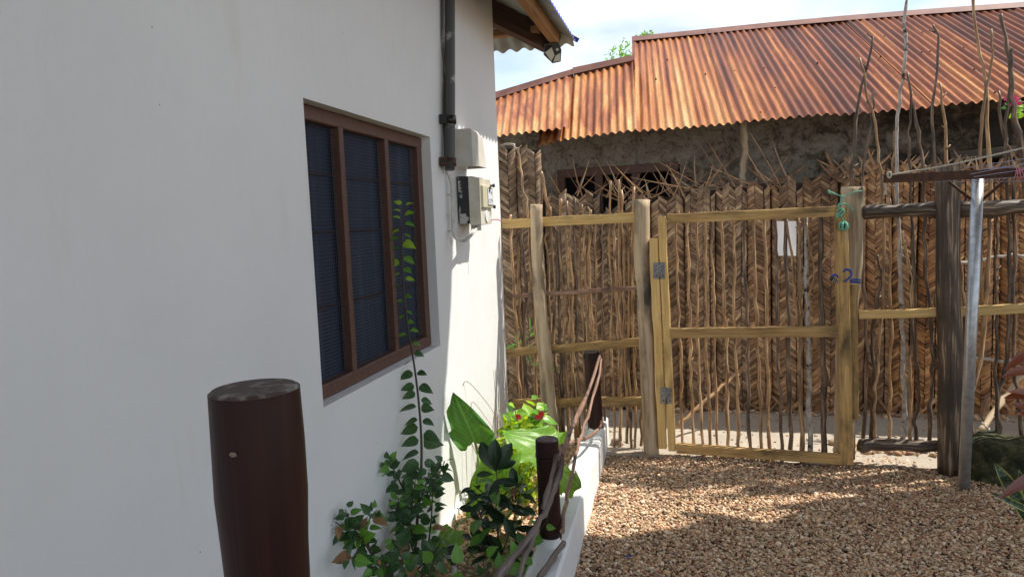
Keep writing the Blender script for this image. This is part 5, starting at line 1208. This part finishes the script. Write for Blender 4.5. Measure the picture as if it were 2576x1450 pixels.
# --- tall bougainvillea shoot
bv = thing('bougainvillea', 'tall single bougainvillea shoot with pointed leaves rising in front of the window', 'plant', Q(1040, 1440, 2.72))
SH = [(1040, 1450, 2.72), (1044, 1380, 2.74), (1050, 1300, 2.76), (1058, 1200, 2.8), (1060, 1120, 2.84), (1054, 1020, 2.88), (1042, 920, 2.92), (1030, 850, 2.95), (1020, 780, 2.98), (1013, 700, 3.0), (1010, 620, 3.0), (1012, 560, 3.0), (1016, 515, 3.0)]
SP = smooth_path([Q(*p) for p in SH], 6)
m3 = MB(); m3.tube(SP, [.0075-.0055*i/(len(SP)-1) for i in range(len(SP))], 7, 0, True, .1); m3.build('stem', MAT['stem'], bv)
def at_px(py_, path=None):
    best = min((path if path is not None else SP), key=lambda p: abs(proj(p)[1]-py_)); return Vector(best)
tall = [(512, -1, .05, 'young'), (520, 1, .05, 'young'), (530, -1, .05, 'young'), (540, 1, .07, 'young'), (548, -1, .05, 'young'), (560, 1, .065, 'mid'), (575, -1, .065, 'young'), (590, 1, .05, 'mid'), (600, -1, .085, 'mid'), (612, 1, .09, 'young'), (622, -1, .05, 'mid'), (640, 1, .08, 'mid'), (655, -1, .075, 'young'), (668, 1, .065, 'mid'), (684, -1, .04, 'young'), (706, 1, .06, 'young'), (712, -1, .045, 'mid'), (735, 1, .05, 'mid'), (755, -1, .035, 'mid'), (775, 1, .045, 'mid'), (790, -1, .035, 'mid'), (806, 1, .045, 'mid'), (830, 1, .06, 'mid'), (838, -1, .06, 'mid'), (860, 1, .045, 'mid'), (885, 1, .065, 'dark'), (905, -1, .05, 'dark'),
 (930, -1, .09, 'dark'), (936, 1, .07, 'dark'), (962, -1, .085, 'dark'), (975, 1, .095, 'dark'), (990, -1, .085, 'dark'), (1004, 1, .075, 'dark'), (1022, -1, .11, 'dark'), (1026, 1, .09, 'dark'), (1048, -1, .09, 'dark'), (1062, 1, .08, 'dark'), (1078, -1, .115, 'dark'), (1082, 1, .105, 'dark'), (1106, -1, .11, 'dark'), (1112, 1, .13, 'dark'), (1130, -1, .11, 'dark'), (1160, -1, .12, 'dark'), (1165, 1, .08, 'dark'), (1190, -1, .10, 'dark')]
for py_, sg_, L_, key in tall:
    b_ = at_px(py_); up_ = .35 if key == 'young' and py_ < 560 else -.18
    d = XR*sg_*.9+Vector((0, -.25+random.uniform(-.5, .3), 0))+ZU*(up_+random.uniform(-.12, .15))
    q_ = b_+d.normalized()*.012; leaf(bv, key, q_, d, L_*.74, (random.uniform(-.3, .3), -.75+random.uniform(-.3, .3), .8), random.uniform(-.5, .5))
# --- bushy lower part: side branches
def bush(par, branches, key, nl, Ls, keys=None, r=.004, mat='stem', spread=.9, nup=.7, face=-.6, width=1.0):
    for pts in branches:
        S = smooth_path([Q(*p) for p in pts], 6); m4 = MB(); m4.tube(S, [r*(1.2-.8*i/(len(S)-1)) for i in range(len(S))], 6, 0, True, .1); m4.build('branch', MAT[mat], par)
        n_ = max(4, int(nl*sum(np.linalg.norm(np.array(S[i+1])-S[i]) for i in range(len(S)-1))))
        for i in range(n_):
            u = .12+.88*i/n_; q = Vector(S[min(len(S)-1, int(u*len(S)))]); t_ = (Vector(S[min(len(S)-1, int(u*len(S))+1)])-Vector(S[max(0, int(u*len(S))-1)])).normalized()
            a = i*2.4+random.uniform(-.5, .5); e1 = t_.cross(Vector((0, 1, .1))).normalized(); e2 = t_.cross(e1)
            d = e1*math.cos(a)*spread+e2*math.sin(a)*spread*.8+t_*.4+ZU*random.uniform(-.35, .15)
            L_ = random.uniform(*Ls)*(1-.45*max(0, u-.6)/.4)
            leaf(par, 'dry' if random.random() < .035 else random.choice(keys or [key]), q+d.normalized()*.012, d, L_, (random.uniform(-.4, .4), face+random.uniform(-.4, .4), nup), random.uniform(-.6, .6), width)
bush(bv, [[(1052, 1300, 2.76), (1015, 1230, 2.7), (990, 1180, 2.65), (970, 1158, 2.62)], [(1050, 1290, 2.76), (1085, 1220, 2.82), (1110, 1180, 2.86), (1118, 1158, 2.88)], [(1046, 1400, 2.74), (1018, 1330, 2.66), (1000, 1290, 2.62), (1002, 1250, 2.6)],
     [(1060, 1450, 2.7), (1075, 1380, 2.7), (1084, 1310, 2.72), (1088, 1240, 2.75), (1092, 1200, 2.78)], [(1045, 1380, 2.7), (1030, 1300, 2.66), (1040, 1240, 2.66), (1045, 1200, 2.7)], [(1040, 1445, 2.62), (1010, 1400, 2.56), (990, 1360, 2.5)], [(1050, 1430, 2.6), (1090, 1390, 2.6), (1110, 1360, 2.6)],
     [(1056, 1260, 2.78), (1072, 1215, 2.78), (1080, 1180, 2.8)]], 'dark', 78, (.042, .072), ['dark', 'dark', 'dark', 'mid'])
# --- low creeper by the wall on the left
cv = thing('bougainvillea', 'low dark leaved creeper sprawling against the white wall at the bottom of the bed', 'plant', Q(960, 1440, 2.45))
bush(cv, [[(985, 1460, 2.35), (950, 1410, 2.32), (915, 1360, 2.28), (885, 1320, 2.24), (868, 1280, 2.22)], [(940, 1400, 2.30), (905, 1350, 2.26), (870, 1330, 2.24), (842, 1310, 2.2)], [(930, 1385, 2.32), (920, 1330, 2.3), (935, 1295, 2.3), (948, 1282, 2.3)], [(900, 1380, 2.2), (890, 1400, 2.14), (872, 1400, 2.10)], [(985, 1465, 2.3), (960, 1440, 2.25), (940, 1425, 2.2)]], 'dark', 80, (.042, .070), ['dark', 'dark', 'mid'])
bush(cv, [[(1010, 1480, 2.3), (975, 1430, 2.28), (955, 1400, 2.3)], [(1060, 1490, 2.34), (1085, 1430, 2.36), (1100, 1400, 2.4)], [(1030, 1490, 2.3), (1020, 1440, 2.3), (1000, 1400, 2.34)], [(1120, 1480, 2.42), (1060, 1440, 2.38), (1030, 1410, 2.36)]], 'dark', 60, (.045, .075), ['dark', 'dark', 'mid'])
fl = MB(); fc = Vector(Q(1489/1.0*0+956, 1350+70, 2.2)); fl.add([fc, fc+Vector((.006, -.004, .012)), fc+Vector((0, -.006, .028)), fc+Vector((-.006, -.004, .012))], [(0, 1, 2, 3)])
fl.build('bud', mat_simple('orange_bud', (.55, .14, .03), .5), cv)
# --- deep green shrub in front of the taro
ds = thing('croton_shrub', 'deep green shrub with glossy oval leaves left of the dark kerb post', 'shrub', Q(1255, 1400, 3.0))
bush(ds, [[(1255, 1410, 2.98), (1252, 1330, 2.98), (1256, 1260, 3.0), (1250, 1200, 3.0), (1245, 1160, 3.0)], [(1258, 1400, 2.98), (1285, 1330, 2.96), (1300, 1270, 2.96), (1308, 1230, 2.96)], [(1250, 1395, 2.98), (1220, 1330, 2.94), (1205, 1280, 2.94), (1200, 1240, 2.94)],
     [(1262, 1405, 2.95), (1300, 1370, 2.92), (1320, 1340, 2.9)], [(1248, 1400, 2.95), (1215, 1380, 2.9), (1190, 1360, 2.88)], [(1254, 1300, 3.0), (1225, 1250, 2.98), (1190, 1218, 2.96)], [(1256, 1280, 3.0), (1290, 1245, 2.98), (1310, 1228, 2.97)]], 'deep', 46, (.08, .125), ['deep', 'deep', 'deep', 'deep', 'deep2'], .0045, 'stem', .8, .8, -.5)
for dd in ((0, 0, 1), (.5, 0, .9), (-.5, 0, .9)): leaf(ds, 'deep', Vector(Q(1246, 1185, 3.0)), dd, .15, (0, -1, .2), 0, 1.1)
# smaller weed by the kerb
wd = thing('weed', 'small toothed green weed creeping under the branch rail at the bottom', 'plant', Q(1290, 1420, 2.75))
bush(wd, [[(1240, 1450, 2.6), (1275, 1420, 2.66), (1310, 1380, 2.72), (1350, 1340, 2.76), (1378, 1305, 2.78)], [(1255, 1440, 2.6), (1300, 1400, 2.66), (1330, 1395, 2.66)], [(1235, 1455, 2.55), (1215, 1420, 2.55), (1225, 1395, 2.58)], [(1250, 1450, 2.5), (1180, 1440, 2.48), (1130, 1410, 2.5)]], 'mid', 34, (.05, .09), ['mid', 'dark'], .003)
# --- broad-leaved taro
tr = thing('taro_plant', 'big leaved taro with lime green leaves glowing in the sun', 'plant', Q(1225, 1330, 3.35))
def big_leaf(name, tip, base, left, right, wavy=.02, mat='leaf_taro', dip=.03, nv=16, nu=14):
    """broad leaf through base (stalk end), tip and the two widest edge points"""
    T, B, Lf, Rg = map(lambda q: np.array(Q(*q)), (tip, base, left, right)); mid = (Lf+Rg)/2; m4 = MB(); vs = []; uv = []
    ax = T-B; sdv = (Rg-Lf)/2; nrm = np.cross(sdv, ax); nrm /= np.linalg.norm(nrm); ph = random.uniform(0, 9)
    for i in range(nu+1):
        u = i/nu; c = B*(1-u)**2+2*u*(1-u)*(mid*1.1-B*.05-T*.05)+T*u*u
        if u < .3: w = 1.0*(1-((.3-u)/.42)**2)**.5
        else: w = max(0, 1-((u-.3)/.7)**1.8)**.85
        for j in range(nv+1):
            v = j/nv*2-1; ed = abs(v)**3
            back = -.16*ax*(abs(v)**1.5)*(1-u)**2*1.2           # lobes behind the stalk
            p = c+sdv*v*w+back+nrm*(wavy*math.sin(u*16+ph+v*3)*ed*w+dip*(abs(v)**1.5)*w+.006*math.sin(v*14+u*5)); vs.append(p); uv.append((u, .5+v*.5*max(w, .02)))
    fs = []; us = []
    for i in range(nu):
        for j in range(nv): k = i*(nv+1)+j; f = (k, k+1, k+nv+2, k+nv+1); fs.append(f); us.append([uv[q] for q in f])
    m4.add(vs, fs, us, 0, True); return m4.build(name, MAT[mat], tr)
def stalk(pts, r=.008): m4 = MB(); S = smooth_path([Q(*p) for p in pts], 6); m4.tube(S, [r*(1.3-.6*i/(len(S)-1)) for i in range(len(S))], 8); m4.build('stalk', MAT['petiole'], tr)
big_leaf('leaf', (1140, 986, 3.42), (1194, 1112, 3.62), (1120, 1072, 3.46), (1240, 1082, 3.70), .035, 'leaf_gloss')
stalk([(1225, 1340, 3.4), (1220, 1250, 3.5), (1205, 1160, 3.58), (1194, 1112, 3.62)])
big_leaf('leaf', (1265, 1085, 3.55), (1368, 1140, 3.6), (1300, 1150, 3.4), (1405, 1075, 3.75), .03)
stalk([(1230, 1340, 3.35), (1265, 1270, 3.42), (1310, 1195, 3.5), (1362, 1140, 3.6)], .010)
big_leaf('leaf', (1172, 1300, 3.25), (1262, 1150, 3.35), (1185, 1190, 3.3), (1270, 1230, 3.3), .03)
stalk([(1232, 1340, 3.35), (1250, 1260, 3.34), (1262, 1160, 3.35)])
big_leaf('leaf', (1462, 1222, 3.12), (1412, 1188, 3.3), (1418, 1238, 3.1), (1450, 1180, 3.3), .02)
stalk([(1240, 1345, 3.35), (1300, 1270, 3.35), (1360, 1215, 3.33), (1410, 1190, 3.3)])
big_leaf('leaf', (1118, 1402, 2.85), (1142, 1330, 3.0), (1088, 1352, 2.9), (1150, 1372, 2.9), .015)
stalk([(1232, 1345, 3.3), (1190, 1300, 3.2), (1160, 1310, 3.05), (1142, 1332, 3.0)], .006)
big_leaf('leaf', (1255, 1375, 3.02), (1225, 1355, 3.2), (1210, 1375, 3.08), (1262, 1352, 3.1), .01)
# --- lime ground shrub
ls = thing('lime_shrub', 'bright lime small leaved shrub behind the broad leaves in full sun', 'shrub', Q(1290, 1280, 3.75))
lm_ = MB(); 
for k in range(58):
    cx_, cy2 = random.uniform(1225, 1350), random.uniform(1085, 1250); yv = random.uniform(3.6, 4.0)
    if random.random() < .25: cx_, cy2, yv = random.uniform(1270, 1325), random.uniform(1055, 1085), 4.05
    g0 = Q(1290+(cx_-1290)*.5, 1290, 3.75); c_ = Q(cx_, cy2, yv); S = smooth_path([g0, (g0+c_)/2+np.array([0, 0, .03]), c_], 5); m4 = MB(); m4.tube(S, .0022, 5); m4.build('stem', MAT['stem'], ls)
    for q in range(20):
        p = Vector(S[random.randint(len(S)//2, len(S)-1)])+Vector(np.random.normal(0, .018, 3)); d = Vector((random.gauss(0, 1), random.gauss(0, 1), random.gauss(.3, .6))).normalized(); s_ = d.cross(Vector(np.random.normal(0, 1, 3))).normalized(); L_ = random.uniform(.035, .058); n2 = d.cross(s_)*.006
        lm_.add([p, p+d*L_*.35+s_*L_*.22+n2, p+d*L_*.75+s_*L_*.17+n2, p+d*L_, p+d*L_*.75-s_*L_*.17+n2, p+d*L_*.35-s_*L_*.22+n2], [(0, 1, 2, 3), (0, 3, 4, 5)], None, 0, False)
fo = lm_.build('foliage', MAT['leaf_yellow'], ls); fo['kind'] = 'stuff'
# --- poinsettia-like plant with red bracts at the far end of the bed
rp_ = thing('red_flowering_plant', 'lobed green leaved plant with small red flowers near the fence post', 'plant', Q(1330, 1120, 4.25))
bush(rp_, [[(1330, 1140, 4.2), (1325, 1080, 4.2), (1345, 1030, 4.2), (1352, 1000, 4.2)], [(1330, 1140, 4.2), (1310, 1080, 4.15), (1298, 1050, 4.1), (1295, 1020, 4.1)], [(1332, 1140, 4.2), (1350, 1070, 4.15), (1375, 1035, 4.1)], [(1330, 1140, 4.2), (1300, 1090, 4.05), (1285, 1070, 4.0)]], 'mid', 34, (.08, .13), ['mid', 'mid', 'young'], .004, 'stem', .9, .9, -.3)
for px, py in ((1362, 1040), (1355, 1047), (1304, 1046)):
    m4 = MB(); c_ = Vector(Q(px, py, 4.02))
    for a in range(6): d = Vector((math.cos(a*1.05), -.4, math.sin(a*1.05)*.7)).normalized()*.024; s_ = Vector((-math.sin(a*1.05), 0, math.cos(a*1.05)))*.009; m4.add([c_, c_+d*.5+s_, c_+d, c_+d*.5-s_], [(0, 1, 2, 3)])
    m4.build('flower', MAT['red_petal'], rp_)
# --- dry arching grass
dg = thing('dry_grass', 'thin arching dry grass stems leaning against the sunlit wall', 'grass', Q(1215, 1290, 3.7))
for pts in ([(1140, 1130, 3.75), (1136, 1000, 3.75), (1130, 920, 3.76), (1126, 892, 3.76)], [(1230, 1200, 3.8), (1160, 1010, 3.75), (1163, 970, 3.75), (1180, 962, 3.8), (1230, 1020, 3.9), (1262, 1075, 4.0)], [(1250, 1250, 3.8), (1225, 1130, 3.8), (1188, 1040, 3.8), (1192, 1012, 3.85), (1240, 1075, 3.95)], [(1260, 1270, 3.8), (1240, 1100, 3.9), (1246, 1000, 3.95), (1240, 930, 4.0)], [(1270, 1270, 3.8), (1250, 1080, 4.0), (1268, 1000, 4.1), (1290, 950, 4.2)], [(1238, 1290, 3.7), (1222, 1200, 3.7), (1180, 1100, 3.7), (1165, 1060, 3.65)], [(1300, 1330, 3.3), (1290, 1230, 3.4), (1280, 1140, 3.5)], [(1310, 1330, 3.3), (1312, 1260, 3.35), (1318, 1200, 3.4)]):
    m4 = MB(); S = smooth_path([Q(*p) for p in pts], 7); m4.tube(S, [.0028*(1.2-.8*i/(len(S)-1)) for i in range(len(S))], 5); m4.build('grass_stem', MAT['dry_grass'], dg)
m4 = MB(); a_, b_ = Q(1126, 892, 3.76), Q(1134, 940, 3.76); m4.tube([a_, (a_+b_)/2, b_], [.001, .007, .002], 6); m4.build('seed_head', MAT['dry_grass'], dg)
# --- small bamboo-leaved plant behind the fence, left
bb_ = thing('bamboo_plant', 'small narrow leaved green plant behind the stick fence near the house corner', 'plant', Q(1340, 1010, 5.2))
leaf_types('narrow', lambda u: .055*math.sin(math.pi*u**.8)**.8 if 0 < u < 1 else 0, 'leaf_mid', n=5, m=2)
for st in ([(1345, 1020, 5.2), (1335, 930, 5.2), (1325, 870, 5.2), (1335, 840, 5.2)], [(1350, 1020, 5.2), (1368, 920, 5.2), (1385, 860, 5.2)], [(1340, 1020, 5.2), (1310, 900, 5.2), (1295, 860, 5.2)]):
    S = smooth_path([Q(*p) for p in st], 6); m4 = MB(); m4.tube(S, .003, 5); m4.build('stem', MAT['stem'], bb_)
    for k in range(14):
        q = Vector(S[random.randint(len(S)//2, len(S)-1)]); leaf(bb_, 'narrow', q, (random.gauss(0, 1), random.gauss(0, .5), random.gauss(.3, .6)), random.uniform(.08, .15), (0, -1, .5))
# --- spotlight in the bed
gl_y = 2.72; gc = Vector(Q(1134, 1384, gl_y)); gl = thing('garden_spotlight', 'small dark round garden spotlight on a stake in the planting bed', 'spotlight', (gc.x, gc.y, 0))
ax_ = Vector((-.12, -.28, .95)).normalized(); m4 = MB(); m4.tube([gc-ax_*.055, gc-ax_*.01, gc+ax_*.0], [.026, .031, .033], 24, 0, True); m4.build('lamp_body', mat_simple('dark_olive_metal', (.05, .055, .045), .5), gl)
m4 = MB(); m4.tube([gc-ax_*.012, gc+ax_*.006], [.0345, .0345], 28, 0, False); m4.tube([gc+ax_*.006, gc+ax_*.0061], [.0345, .031], 28, 0, False); m4.build('rim', mat_simple('grey_rim', (.35, .36, .34), .4), gl)
m4 = MB(); m4.tube([gc-ax_*.001, gc+ax_*.001], [.031, .031], 24, 0, True)
for k in range(14): a = random.uniform(0, 6.28); r_ = random.uniform(0, .026); e1 = ax_.cross(Vector((1, 0, 0))).normalized(); e2 = ax_.cross(e1); c_ = gc+e1*math.cos(a)*r_+e2*math.sin(a)*r_; m4.tube([c_, c_+ax_*.004], [.0035, .002], 5)
m4.build('lamp_face', MAT['black'], gl)
m4 = MB(); m4.tube([gc-ax_*.05, (gc.x+.012, gc.y+.01, .02), (gc.x+.014, gc.y+.01, -.03)], [.012, .010, .004], 8); m4.build('stake', MAT['pvc_white'], gl)
# --- plants at the right edge
cd = thing('cordyline', 'red leaved cordyline reaching in from the right edge above the mossy block', 'plant', (Q(2650, 1000, 3.9)[0], 3.9, 0))
cx0 = Q(2650, 1000, 3.9)[0]; m4 = MB(); m4.tube(smooth_path([(cx0+.02, 3.9, 0), (cx0+.015, 3.91, .35), (cx0, 3.9, .82)], 5), .014, 8); m4.build('stem', MAT['stem'], cd)
leaf_types('red', lambda u: .085*math.sin(math.pi*u**.85)**.8 if 0 < u < 1 else 0, 'leaf_red', n=10, m=4, droop=.0, fold=.5)
def red(base, tip, mid_up=0.0, y0=3.9, y1=3.75, w=1.0, mat='leaf_red'):
    B = Vector(Q(base[0], base[1], y0)); T = Vector(Q(tip[0], tip[1], y1)); m5 = MB(); n_ = 10; d = T-B; sd_ = d.normalized().cross(Vector((.2, -.6, .6))).normalized(); vs = []; us = []
    for i in range(n_+1):
        u = i/n_; c = B+d*u+ZU*mid_up*4*u*(1-u); ww = .026*w*math.sin(math.pi*min(.97, .12+u*.85)**1.1)**.8
        for v in (-1, 0, 1): vs.append(c+sd_*v*ww+Vector((0, -.3, .3)).normalized()*abs(v)*ww*.4); us.append((u, .5+v*.4))
    fs = [(i*3+j, i*3+j+1, i*3+j+4, i*3+j+3) for i in range(n_) for j in range(2)]
    m5.add(vs, fs, [[us[q] for q in f] for f in fs], 0, True); m5.build('leaf', MAT[mat], cd)
red((2640, 950), (2521, 948), .03); red((2650, 900), (2528, 930), .045, w=1.1); red((2650, 1010), (2526, 1001), .02); red((2640, 1080), (2545, 1015), .02); red((2660, 1020), (2535, 985), .02, w=.9)
red((2660, 1190), (2515, 1252), .03, 3.9, 3.55, 1.1); red((2680, 880), (2600, 800), .03)
red((2640, 1090), (2558, 1040), .02)
sp_ = thing('snake_plant', 'yellow edged snake plant leaves low at the right edge', 'plant', (1.62, 3.75, 0))
def snake(base, tip, y0, y1, w):
    B = Vector(Q(*base, y0)); T = Vector(Q(*tip, y1)); d = T-B; sd_ = d.cross(Vector((0, -1, .3))).normalized(); nn = sd_.cross(d).normalized(); n_ = 12
    def strip(v0, v1, mat, name, lift):
        vs = []
        for i in range(n_+1):
            u = i/n_; ww = w*(.75+.25*math.sin(u*2.6))*(1-u**5)+.0008; c = B+d*u+nn*.02*math.sin(u*3)
            for v in np.linspace(v0, v1, 3): vs.append(c+sd_*v*ww+nn*(abs(v)**2*.35*ww+lift))
        m5 = MB(); m5.add(vs, [(i*3+j, i*3+j+1, i*3+j+4, i*3+j+3) for i in range(n_) for j in range(2)], None, 0, True); m5.build(name, MAT[mat], sp_)
    strip(-.74, .74, 'leaf_snake', 'leaf', 0); strip(-1, -.75, 'leaf_snake_edge', 'leaf_edge', 0); strip(.75, 1, 'leaf_snake_edge', 'leaf_edge', 0)
snake((2580, 1300), (2499, 1162), 3.75, 3.72, .035); snake((2590, 1285), (2485, 1235), 3.7, 3.6, .016); snake((2600, 1300), (2560, 1180), 3.75, 3.75, .03)
# bougainvillea blossom over the roof edge, right
bz = thing('bougainvillea', 'sprig of pink bougainvillea blossom under the rusty eave at the far right', 'plant', Q(2560, 275, 5.7))
S = smooth_path([Q(2640, 230, 5.8), Q(2590, 250, 5.75), Q(2560, 262, 5.7), Q(2535, 270, 5.7)], 5); m4 = MB(); m4.tube(S, .004, 6); m4.build('branch', MAT['stem'], bz)
for k in range(22): leaf(bz, random.choice(['young', 'mid']), Vector(Q(random.uniform(2530, 2600), random.uniform(262, 290), 5.7)), (random.gauss(0, 1), random.gauss(0, .5), random.gauss(0, .6)), random.uniform(.035, .06), (0, -1, .4))
for k in range(16):
    c_ = Vector(Q(random.choice([2545, 2558, 2548, 2555])+random.gauss(0, 4), 255+random.gauss(0, 5), 5.66)); m4 = MB(); d = Vector((random.gauss(0, 1), random.gauss(0, .5), random.gauss(0, 1))).normalized()*.035; s_ = d.cross(Vector((0, 1, 0))).normalized()*.014
    m4.add([c_, c_+d*.5+s_, c_+d, c_+d*.5-s_], [(0, 1, 2, 3)]); m4.build('petal', MAT['pink_petal'], bz)
# stone by the kerb end, blue plastic scrap
st = thing('rock', 'grey brown rock lying beside the far end of the white kerb', 'rock', G(1552, 1120))
m4 = MB(); c_ = Vector(G(1551, 1118)); 
vsn = [c_+Vector((math.cos(a)*.05*(1-.3*k), math.sin(a)*.035*(1-.3*k), k*.035))+Vector(np.random.normal(0, .004, 3)) for k in (0, .6, 1.2) for a in np.linspace(0, 6.28, 9)[:-1]]
m4.add(vsn, [(k*8+i, k*8+(i+1) % 8, k*8+8+(i+1) % 8, k*8+8+i) for k in range(2) for i in range(8)]+[tuple(range(16, 24))]); m4.build('stone', mat_simple('grey_rock', (.22, .17, .13), .9, 0, 60, (.12, .09, .07), .6), st)
bs = MB(); c_ = Vector(G(2456/1.0-0, 1380)*0+G(1580+0, 1403)); bs.box(c_+Vector((-.012, 0, .008)), c_+Vector((.014, .004, .012)), .006, .006, (0, 0, 1)); tag(bs.build('plastic_scrap', MAT['blue_cable'], None, c_), 'tiny blue plastic scrap on the gravel near the kerb', 'litter')

# a few dry leaves and twigs blown onto the gravel
lt_ = MB()
for k in range(34):
    px, py = random.uniform(1500, 2560), random.uniform(1160, 1440); c_ = Vector(G(px, py, .012)); c_.z = .006+gr_h(c_.x, c_.y); a = random.uniform(0, 6.28); L_ = random.uniform(.012, .03)
    if c_.x < -.45: continue
    d = Vector((math.cos(a), math.sin(a), random.uniform(-.1, .4))).normalized()*L_; s_ = d.cross(ZU).normalized()*L_*.22; u_ = Vector((0, 0, L_*.2))
    lt_.add([c_, c_+d*.5+s_+u_, c_+d, c_+d*.5-s_+u_*.4], [(0, 1, 2), (0, 2, 3)])
lo2 = lt_.build('leaf_litter', MAT['dry_grass'], None, (1, 3.6, 0)); tag(lo2, 'small dry brown leaves scattered over the gravel', 'dry leaves', None, 'stuff')
